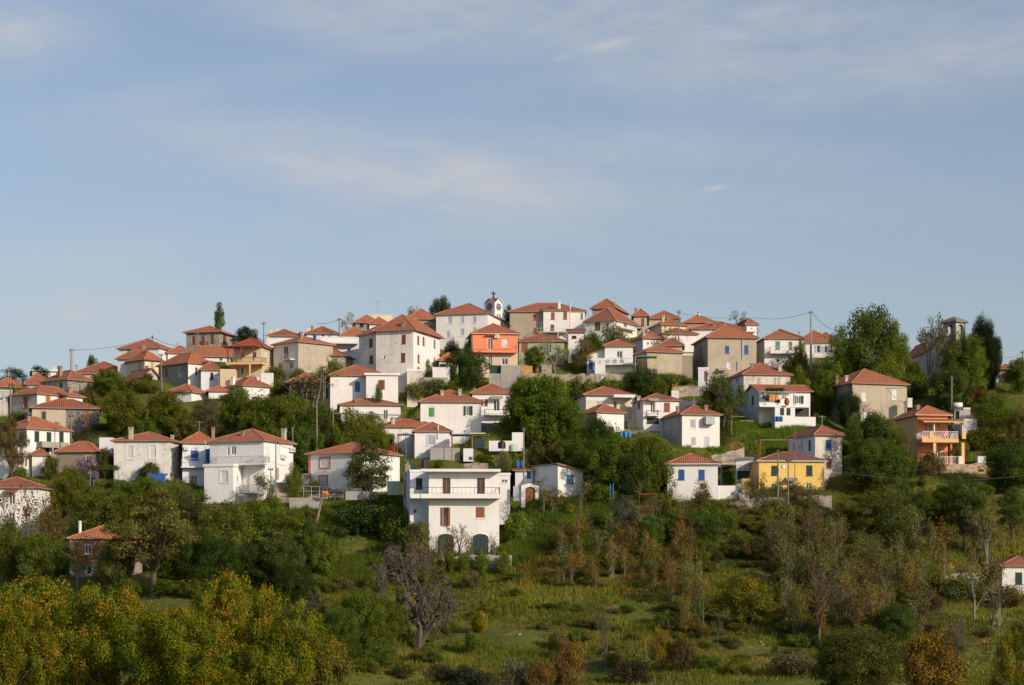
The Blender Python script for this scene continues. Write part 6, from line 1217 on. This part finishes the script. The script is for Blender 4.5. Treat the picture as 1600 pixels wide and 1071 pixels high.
# laundry line with clothes
fr=[FR[o.name] for o in bpy.data.objects if o.name=='laundry_house'][0]; Yl=fr.Y-2.05
s=MB(); s.tube(P(1190,617,Yl),P(1232,617,Yl),.02,k=4); thing_mesh(s,'clothes_line',SM('grey'),'clothes line on the laundry house terrace','clothes line')
for x,w,h,col,lab in ((1193.5,4.5,7,'dark','dark striped shirt hung leftmost on the terrace line'),(1199,5.5,10,'black','black trousers hung on the terrace line'),(1208.5,11,8.5,'clothO','bright orange sheet hung on the terrace line'),(1218.5,7,7.5,'white','white cloth hung on the terrace line'),(1225.5,5.5,6.5,'clothP','pink towel hung on the terrace line'),(1189.5,3,6,'pgrey','grey blue cloth at the left end of the terrace line')):
    a=P(x-w/2,617,Yl); sx=w*Yl/F; sz=h*Yl/F; s=MB(); n=6
    for i in range(n):
        u0,u1=i/n*sx,(i+1)/n*sx; o0=.06*math.sin(i*2.1); o1=.06*math.sin((i+1)*2.1); s.poly([(a.x+u0,Yl+o0,a.z-sz),(a.x+u1,Yl+o1,a.z-sz),(a.x+u1,Yl,a.z),(a.x+u0,Yl,a.z)]); s.poly([(a.x+u0,Yl+o0+.03,a.z-sz),(a.x+u1,Yl+o1+.03,a.z-sz),(a.x+u1,Yl+.03,a.z),(a.x+u0,Yl+.03,a.z)])
    m_=paint('cloth_orange',(.75,.30,.02)) if col=='clothO' else paint('cloth_pink',(.70,.32,.25)) if col=='clothP' else SM(col); thing_mesh(s,'hung_cloth',m_,lab,'laundry','laundry on the terrace line')
s=MB(); p=P(1229.5,633.5,fr.Y-2.05); s.lathe(p,[(.22,0),(.34,.3),(.34,.6),(.2,.82),(.24,.9)],12); thing_mesh(s,'clay_jar',SM('rust'),'red clay jar on the terrace beside the laundry','jar',None,True)
# pergolas
def pergola(name,lab,x0,x1,yt,yb,Y,dep,roofmat,postmat,thick=.12):
    a=P(x0,yb,Y); root=empty(name,a); tag(root,lab,'pergola'); w=(x1-x0)*Y/F; h=(yb-yt)*Y/F; s=MB(); s.box((0,0,h),(w,dep,h+thick)); s.build('canopy',roofmat,root)
    for u in(.05,w-.05):
        for v in(.05,dep-.05): s=MB(); s.tube((u,v,-1.5),(u,v,h),.05,k=5); s.build('post',postmat,root)
    return root
pergola('pergola','green sheet pergola beside the beige house with yellow curtain',992,1027,557.5,582,257.5,2.5,paint('green_sheet',(.10,.30,.20)),SM('grey'))
pergola('pergola','rusty frame pergola behind the yellow house',1187,1240,688,707,222,1.5,SM('beige'),SM('rust'),.045)
pergola('pergola','vine covered pergola below the beige block hut',140,180,734,757,219,2,SM('dark'),SM('sage'))
for i in range(5): T('bush',143+i*9,727,738,17,(.14,.16,.02),'vine','yellow green vine leaves on top of the pergola','vine','vine on the pergola',Y=220,z=P(150,736,220).z)
for i in range(4): T('bush',1200+i*7,606,613,12,(.09,.15,.02),'vine','green vine on the laundry terrace roof','vine','vine on the laundry terrace roof',Y=239.5,z=P(1200,612.5,239.5).z)
pergola('awning','dark blue plastic awning right of the grey blue framed white house',705,738,680,701,228,2.5,paint('blue_tarp',(.06,.08,.14)),SM('rust'))
pergola('lean_to','sagging grey sheet lean to left of the grey blue framed white house',620,648,679,708,231,2.5,SM('grey'),SM('rust'))
pergola('awning','cream sheet awning above the dark green panel, village centre',733,758,678,695,232,2,WALL['palecream'],SM('dgreen'))
pergola('awning','red sheet awning above the red railing on the lower slope',998,1026,773,800,211,2.5,paint('dark_red',(.22,.03,.025)),BARK)
pergola('awning','beige sheet canopy over steps between the two blue shutter house and white shed',1126,1150,726,752,222,4,WALL['sand'],SM('dgreen'))
def board(name,lab,x0,x1,yt,yb,Y,mat,th=.12,cat='panel'):
    a=P(x0,yb,Y); b=P(x1,yt,Y); s=MB(); s.box((a.x,Y,a.z-.4),(b.x,Y+th,b.z)); return thing_mesh(s,name,mat,lab,cat)
board('tarpaulin','dark green panel wall under the cream awning',739,757,685,697,231.5,SM('dgreen')); board('tarpaulin','red corrugated panel below the fat plastered chimney house',594,618,695,706,233,SM('red',True)); board('garden_wall','white garden wall above the black rounded tank',764,801,689,700,230,WALL['clean']); board('garden_wall','white parapet wall right of the two blue shutters house',1122,1156,759,783,217.5,WALL['clean']); board('shed_wall','white block wall of the narrow shed above the tanks',800,818,676,700,231,WALL['clean'],2.0,'shed'); board('garden_wall','low white wall with steps left of the barrels on the hut',768,781,742,760,219,WALL['clean']); board('garden_wall','yellow stair parapet left of the yellow house',1158,1172,748,764,217,WALL['yellow']); board('shed_wall','white hut with blue door post above the grey steps',724,739,701,716,228,WALL['clean'],2,'shed'); board('metal_gate','grey sheet metal gate left of the arched wooden gate',802,815,760,778,216.8,SM('grey')); board('wooden_shed','orange wooden shed under the green tree before the grey green house',815,832,572,584,263,SM('ochre'),1.5,'shed'); board('wooden_gate','red brown wooden gate between the blossoming trees',837,846,572,583,263.3,SM('wood')); board('stone_hut','stone lean to hut beneath the white blossoming tree',846,862,570,584,263,WALL['palestone'],2,'hut'); board('tarpaulin','green net fence above the tall concrete wall',765,801,571,582,257.5,SM('dgreen')); board('garage_door','mint green sheet between pink trimmed house and flat roofed house',605,626,752,768,213,SM('mint')); board('white_block','white washed cistern block at the right of the stone terrace wall',1528,1541,713,727,227.5,WALL['bluish'],1.2,'cistern'); board('white_block','white meter cabinet right of the orange house pillars',1498,1504,713,726,227,WALL['clean'],.6,'cabinet'); board('garden_wall','white sunlit wall behind the right corner of the orange house',1506,1527,655,674,236,WALL['clean'],.3); board('water_box','white metal box right of the large beige house',1418,1425.5,622,632,245,SM('white'),1.0,'box'); board('corrugated_roof','pale corrugated panel on the terrace before the round brown green tree',1063,1090,627,635,247,SM('pgrey'),.15)
for x0,x1,yt,yb,Y,mt,lab in ((149,168,613,628,256,'clean','white garden wall right of the grey stone house'),(408,427,583,600,255,'clean','white garden wall under the right side of the cream balcony house'),(676,703,574,593,256,'white','white garden wall right of the tall white house'),(59,80,804,834,208,'worn','ruined white wall right of the turquoise shutter house'),(24,72,879,890,199,'sand','low beige wall left of the brick house'),(284,300,827,848,207,'clean','white wall corner under the stone block terrace wall'),(655,700,590,600,254,'conc','grey garden wall below the white box outbuilding'),(1235,1262,568,580,264,'conc','dark grey wall below the house with long balcony'),(452,500,778,790,214,'conc','concrete wall right of the pale stone stairs'),(540,590,768,776,213.5,'conc','low concrete wall under the almond tree')): board('garden_wall',lab,x0,x1,yt,yb,Y,WALL[mt],.3,'wall')
board('cream_annex','cream box annex at the left foot of the cream balcony house',344,367,577,600,256,WALL['cream'],2.0,'annex'); board('blue_grey_hut','blue grey hut in the shade below the dark rubble stone house',155,175,684,704,228,WALL['bluish'],2.0,'hut')
# hutch
root=empty('hutch',P(1055,617,252)); tag(root,'orange box hutch on a white block by the rubble wall','hutch'); s=MB(); s.box((-.42,0,.55),(.42,.7,1.5)); s.build('box',SM('ochre'),root); s=MB(); s.box((-.5,-.05,-1.0),(.5,.75,.548)); s.build('base',WALL['clean'],root)
# arched gate with wooden door
root=empty('gatehouse',P(828.5,779,216.5)); tag(root,'white arched gateway with tiled top and brown wooden door','gate'); k=216.5/F; s=MB(); w=.56; zs=17*k; zt=20*k; arc=arch_pts(0,w,-.3,zs*.8,zt*.9)
zt2=27*k
s.box((-1.0,0,-1),(-w,.5,zs*.8)); s.box((w,0,-1),(.95,.5,zs*.8))
up=[(x,zz) for x,zz in arc[1:-1]]
for a,b in zip(up[:-1],up[1:]): s.poly([(a[0],0,a[1]),(b[0],0,b[1]),(b[0],0,zt2*.9-.25*abs(b[0])),(a[0],0,zt2*.9-.25*abs(a[0]))])
s.poly([(-1.0,0,zs*.8),(-w,0,zs*.8),(-w,0,zt2*.9-.25*w),(-1.0,0,zt2*.9-.25)]); s.poly([(w,0,zs*.8),(.95,0,zs*.8),(.95,0,zt2*.9-.24),(w,0,zt2*.9-.25*w)]); s.build('wall',WALL['clean'],root)
s=MB(); s.poly([(x,.2,zz) for x,zz in arc]); s.build('door',SM('wood',True),root)
s=MB(); s.poly([(-1.15,-.15,zt2*.9-.3),(0,-.15,zt2*.9+.05),(0,.7,zt2*.9+.05),(-1.15,.7,zt2*.9-.3)]); s.poly([(1.1,-.15,zt2*.9-.3),(0,-.15,zt2*.9+.05),(0,.7,zt2*.9+.05),(1.1,.7,zt2*.9-.3)]); s.build('roof',ROOF['c'],root)
# stairs
def stairs(name,lab,x,yt,yb,w,Y,n,mat,depth):
    a=P(x,yb,Y); root=empty(name,a); tag(root,lab,'stairs'); W=w*Y/F; h=(yb-yt)*Y/F; s=MB()
    for i in range(n): s.box((0,i*depth/n,-1.5),(W,depth,(i+1)*h/n) if i==0 else (W,depth,(i+1)*h/n))
    s=MB()
    for i in range(n): s.box((0,i*depth/n,-1.5),(W,(i+1)*depth/n,(i+1)*h/n))
    s.build('steps',mat,root); return root
stairs('stairs','pale stone stairs beside the lattice balcony house',424,752,790,32,215,9,WALL['palestone'],4); stairs('stairs','dark stone stairs at the left wall of the pink trimmed house',466,738,770,15,219.5,9,WALL['darkstone'],4); stairs('stairs','narrow steps left of the yellow house',1157,754,784,15,215.5,8,WALL['conc'],4); stairs('stairs','grey block steps above the flat hut',724,722,737,38,219,4,WALL['palestone'],4)
# fences
def fence(lab,x0,y0,x1,y1,h,Y,mat,n=12):
    a=P(x0,y0,Y); b=P(x1,y1,Y); root=empty('wire_fence',a); tag(root,lab,'fence'); s=MB(); q=b-a; H_=h*Y/F
    for f in(.35,.98): s.tube(Vector((0,0,H_*f)),q+Vector((0,0,H_*f)),.025,k=4)
    for i in range(n*3+1): c=q*(i/(n*3)); s.tube(c,c+Vector((0,0,H_)),.014,k=3)
    s.build('wires',mat,root); 
    for i in range(n+1): t=MB(); c=q*(i/n); t.tube(c-Vector((0,0,.6)),c+Vector((0,0,H_)),.04,k=5); t.build('post',mat,root)
fence('grey railing fence above the stone block terrace wall',287,799,345,800,14,212.5,SM('grey'),8); fence('wire fence along the terrace under the pink trimmed house',450,772,560,772,12,217.3,SM('grey'),9); fence('low fence in front of the yellow house',1172,769,1290,769,7,214.2,SM('dark'),10); fence('red railing on the lower slope under the awning',984,800,1020,800,9,210,SM('rust'),7); fence('grey wire fence before the white house at the wire cage',1150,735,1178,735,8,224.5,SM('dgreen'),4)
board('red_panel','dark red panel behind the red railing',990,1012,790,799,210.6,paint('dark_red',(.22,.03,.025))); 
for x in(953.5,958): s=MB(); s.tube(P(x,778,213),P(x,756,213),.045,k=6); thing_mesh(s,'blue_post',SM('lblue'),'pale blue metal post in the greenery left of the red awning','post','pair of pale blue posts')
# chairs and table on the balcony of the white house on the stone wall
for x,l in((956,'white plastic chair left on the balcony with glazed door'),(966,'white plastic chair in the middle of the balcony with glazed door'),(977,'white plastic chair right on the balcony with glazed door')):
    root=empty('plastic_chair',P(x,567.9,261.2)); tag(root,l,'chair','chairs on the balcony'); s=MB(); s.box((-.25,-.25,.4),(.25,.25,.45)); s.build('seat',SM('white'),root); s=MB(); s.box((-.25,.2,.45),(.25,.25,.9)); s.build('backrest',SM('white'),root)
    for a in(-.22,.22):
        for b in(-.22,.22): s=MB(); s.tube((a,b,0),(a,b,.4),.025,k=4); s.build('leg',SM('white'),root)
# tarp heap by the stained house and rubble
s=MB(); b0=P(230,754,219.5); rr=random.Random(2)
for i in range(5):
    for j in range(3):
        f=lambda a,c:(b0.x+a*.42,219.5+c*.5,b0.z+.9-.25*c*0+.25*math.sin(a*2.1+c*1.7)+(.0 if c else -.9*0)); s.poly([f(i,j),f(i+1,j),f(i+1,j+1),f(i,j+1)])
    s.poly([(b0.x+i*.42,219.5,b0.z-.5),(b0.x+(i+1)*.42,219.5,b0.z-.5),f(i+1,0),f(i,0)])
thing_mesh(s,'tarpaulin',SM('blue'),'crumpled blue tarpaulin at the foot of the stained white house','tarpaulin')
s=MB()
for i in range(5): c=P(508+rr.uniform(-3,3),774+rr.uniform(-2,1),213); s.lathe(c,[(.12,0),(.25,.15),(.2,.32),(.02,.38)],7)
thing_mesh(s,'orange_lamp',paint('plastic_orange',(.8,.16,.02)),'orange plastic lamp cover on the leaning post','lamp cover')
def rock(x,y,w,lab):
    me=None; rs=np.random.RandomState(int(x*7)); s=MB(); r=w*D(y)/F/2; p=P(x,y,D(y)); p.z=gz(p.x,p.y); s.lathe((0,0,-.1),[(r*.8,0),(r*1.0,r*.4),(r*.7,r*.9),(r*.1,r*1.05)],8)
    s.v=[tuple(np.array(v)*(1+rs.uniform(-.22,.22,3))) for v in s.v]; o=s.build('rock',WALL['palestone']); o.location=p; tag(o,lab,'rock','rocks on the grass slope')
for i in range(26): rock(rs.uniform(500,1300),rs.uniform(880,1000),rs.uniform(2,6),'pale loose rock lying on the open grass slope')

# thin aerials fixed to roofs
ra=random.Random(11)
for r_ in [o for o in bpy.data.objects if o.parent is None and o.name in FR and 'house' in o.name][::4]:
    roofs=[k for k in r_.children if k.name.startswith('roof') and len(k.data.vertices)>8]
    if not roofs: continue
    k=roofs[0]; zs=[v.co for v in k.data.vertices]; top=max(zs,key=lambda q:q.z); fr_=FR[r_.name]; x_=top.x*.8+fr_.LU*.1; y_=top.y; z_=top.z-.25
    s=MB(); h_=ra.uniform(1.4,2.4); s.tube((x_,y_,z_),(x_,y_,z_+h_),.025,k=4); s.tube((x_-.5,y_,z_+h_*.93),(x_+.5,y_,z_+h_*.9),.018,k=4)
    for i in range(4): s.tube((x_-.4+.27*i,y_-.2,z_+h_*.92),(x_-.4+.27*i,y_+.2,z_+h_*.92),.014,k=3)
    s.build('antenna',SM('grey'),k)
# ================================================================== light, sky, camera
EL=R(22); AZ=R(46)      # sun behind the camera and to its right
sd=Vector((math.sin(AZ)*math.cos(EL),-math.cos(AZ)*math.cos(EL),math.sin(EL)))
L=bpy.data.lights.new('sun','SUN'); L.energy=3.5; L.angle=R(0.6); L.color=(1.0,0.84,0.66)
so=bpy.data.objects.new('sun',L); COL.objects.link(so); so.rotation_euler=sd.to_track_quat('Z','Y').to_euler(); so.location=(60,-60,80)
w=bpy.data.worlds.new('World'); SC.world=w; w.use_nodes=True; nt=w.node_tree; nt.nodes.clear()
out=nt.nodes.new('ShaderNodeOutputWorld'); bg=nt.nodes.new('ShaderNodeBackground'); sky=nt.nodes.new('ShaderNodeTexSky'); sky.sky_type='NISHITA'; sky.sun_disc=False
sky.sun_elevation=EL; sky.sun_rotation=math.pi-AZ; sky.altitude=200; sky.air_density=1.0; sky.dust_density=2.0; sky.ozone_density=2.5
# thin high cloud, a function of the direction only: soft veils plus streaks
tc=nt.nodes.new('ShaderNodeTexCoord').outputs['Generated']; sep=nt.nodes.new('ShaderNodeSeparateXYZ'); nt.links.new(tc,sep.inputs[0])
def math_(op,a,b=None,c=None):
    n=nt.nodes.new('ShaderNodeMath'); n.operation=op
    for i,v in enumerate((a,b,c)):
        if v is None: continue
        if isinstance(v,(int,float)): n.inputs[i].default_value=v
        else: nt.links.new(v,n.inputs[i])
    return n.outputs[0]
az=math_('ARCTAN2',sep.outputs[0],sep.outputs[1]); el=sep.outputs[2]
def dirpix(x,y): a=(x-800)/F; return math.atan(a), (YH-y)/F/math.sqrt(1+a*a+((YH-y)/F)**2)
def blob(x,y,rx,ry,rot=0.0):
    a0,e0=dirpix(x,y); da=math_('SUBTRACT',az,a0); de=math_('SUBTRACT',el,e0); c,s_=math.cos(rot),math.sin(rot)
    u=math_('ADD',math_('MULTIPLY',da,c),math_('MULTIPLY',de,s_)); v=math_('SUBTRACT',math_('MULTIPLY',de,c),math_('MULTIPLY',da,s_))
    u=math_('DIVIDE',u,rx/F); v=math_('DIVIDE',v,ry/F); r2=math_('ADD',math_('MULTIPLY',u,u),math_('MULTIPLY',v,v))
    return math_('EXPONENT' if False else 'POWER',2.718,math_('MULTIPLY',r2,-1.0))
cv=nt.nodes.new('ShaderNodeCombineXYZ'); nt.links.new(az,cv.inputs[0]); nt.links.new(math_('MULTIPLY',el,3.2),cv.inputs[1])
def nz(scale,detail,dist,off):
    m_=nt.nodes.new('ShaderNodeMapping'); m_.inputs['Location'].default_value=(off,off*.7,0); m_.inputs['Rotation'].default_value=(0,0,-0.22); nt.links.new(cv.outputs[0],m_.inputs['Vector'])
    n=nd(nt,'ShaderNodeTexNoise',Scale=scale,Detail=detail,Roughness=.55,Distortion=dist); nt.links.new(m_.outputs[0],n.inputs['Vector']); return n.outputs[0]
n1=nz(7,6,.6,1.3); n2=nz(26,6,.8,4.1)
tot=None
for x,y,rx,ry,rot,k in ((660,275,420,60,-0.10,.62),(420,250,230,34,-.25,.35),(30,55,110,45,.1,.75),(1000,30,700,60,-.08,.60),(620,40,330,45,-.1,.45),(1500,90,330,48,.12,.45),(100,480,420,60,0,.40),(300,470,420,50,0,.30),(620,440,300,40,0,.25),(260,150,260,25,.2,.22),(800,330,520,70,0,.30),(1250,70,420,60,.1,.45),(150,400,300,60,.1,.3),(1150,130,300,40,.1,.2),(950,230,330,40,-.06,.35)):
    b=math_('MULTIPLY',blob(x,y,rx,ry,rot),k); tot=b if tot is None else math_('MAXIMUM',tot,b)
wis=None
for x,y,rx,ry,rot,k in ((950,70,32,5,.22,.7),(1118,294,20,3.5,.15,.75),(112,494,24,8,0,.5),(880,90,14,4,.2,.4)):
    b=math_('MULTIPLY',blob(x,y,rx,ry,rot),k); wis=b if wis is None else math_('MAXIMUM',wis,b)
rp=nt.nodes.new('ShaderNodeMapRange'); rp.inputs[1].default_value=.35; rp.inputs[2].default_value=.65; nt.links.new(math_('ADD',math_('MULTIPLY',n1,.62),math_('MULTIPLY',n2,.38)),rp.inputs[0])
mask=math_('ADD',math_('MULTIPLY',tot,math_('ADD',math_('MULTIPLY',rp.outputs[0],.95),.25)),math_('MULTIPLY',wis,.55)); 
cl=math_('MINIMUM',math_('ADD',mask,math_('ADD',.16,math_('MULTIPLY',math_('POWER',2.718,math_('MULTIPLY',math_('ABSOLUTE',el),-9.0)),.55))),.85)
SKYTINT=(0.80,0.93,1.0)
mx=nt.nodes.new('ShaderNodeMix'); mx.data_type='RGBA'; nt.links.new(cl,mx.inputs[0]); nt.links.new(sky.outputs[0],mx.inputs[6]); mx.inputs[7].default_value=(4.6,4.7,5.0,1)
nt.links.new(mx.outputs[2],bg.inputs[0]); bg.inputs[1].default_value=0.114; nt.links.new(bg.outputs[0],out.inputs[0])
SC.view_settings.view_transform='Standard'; SC.view_settings.look='None'; SC.view_settings.exposure=0.07; SC.view_settings.gamma=1.0
cam=bpy.data.cameras.new('camera'); cam.sensor_width=36; cam.lens=F/1600*36; cam.shift_y=(YH-535.5)/1600; cam.clip_end=9000; cam.clip_start=0.5
co=bpy.data.objects.new('camera',cam); COL.objects.link(co); co.location=(0,0,0); co.rotation_euler=(R(90),0,0); SC.camera=co
SC.cycles.max_bounces=5; SC.cycles.diffuse_bounces=3; SC.cycles.transmission_bounces=3; SC.cycles.transparent_max_bounces=4
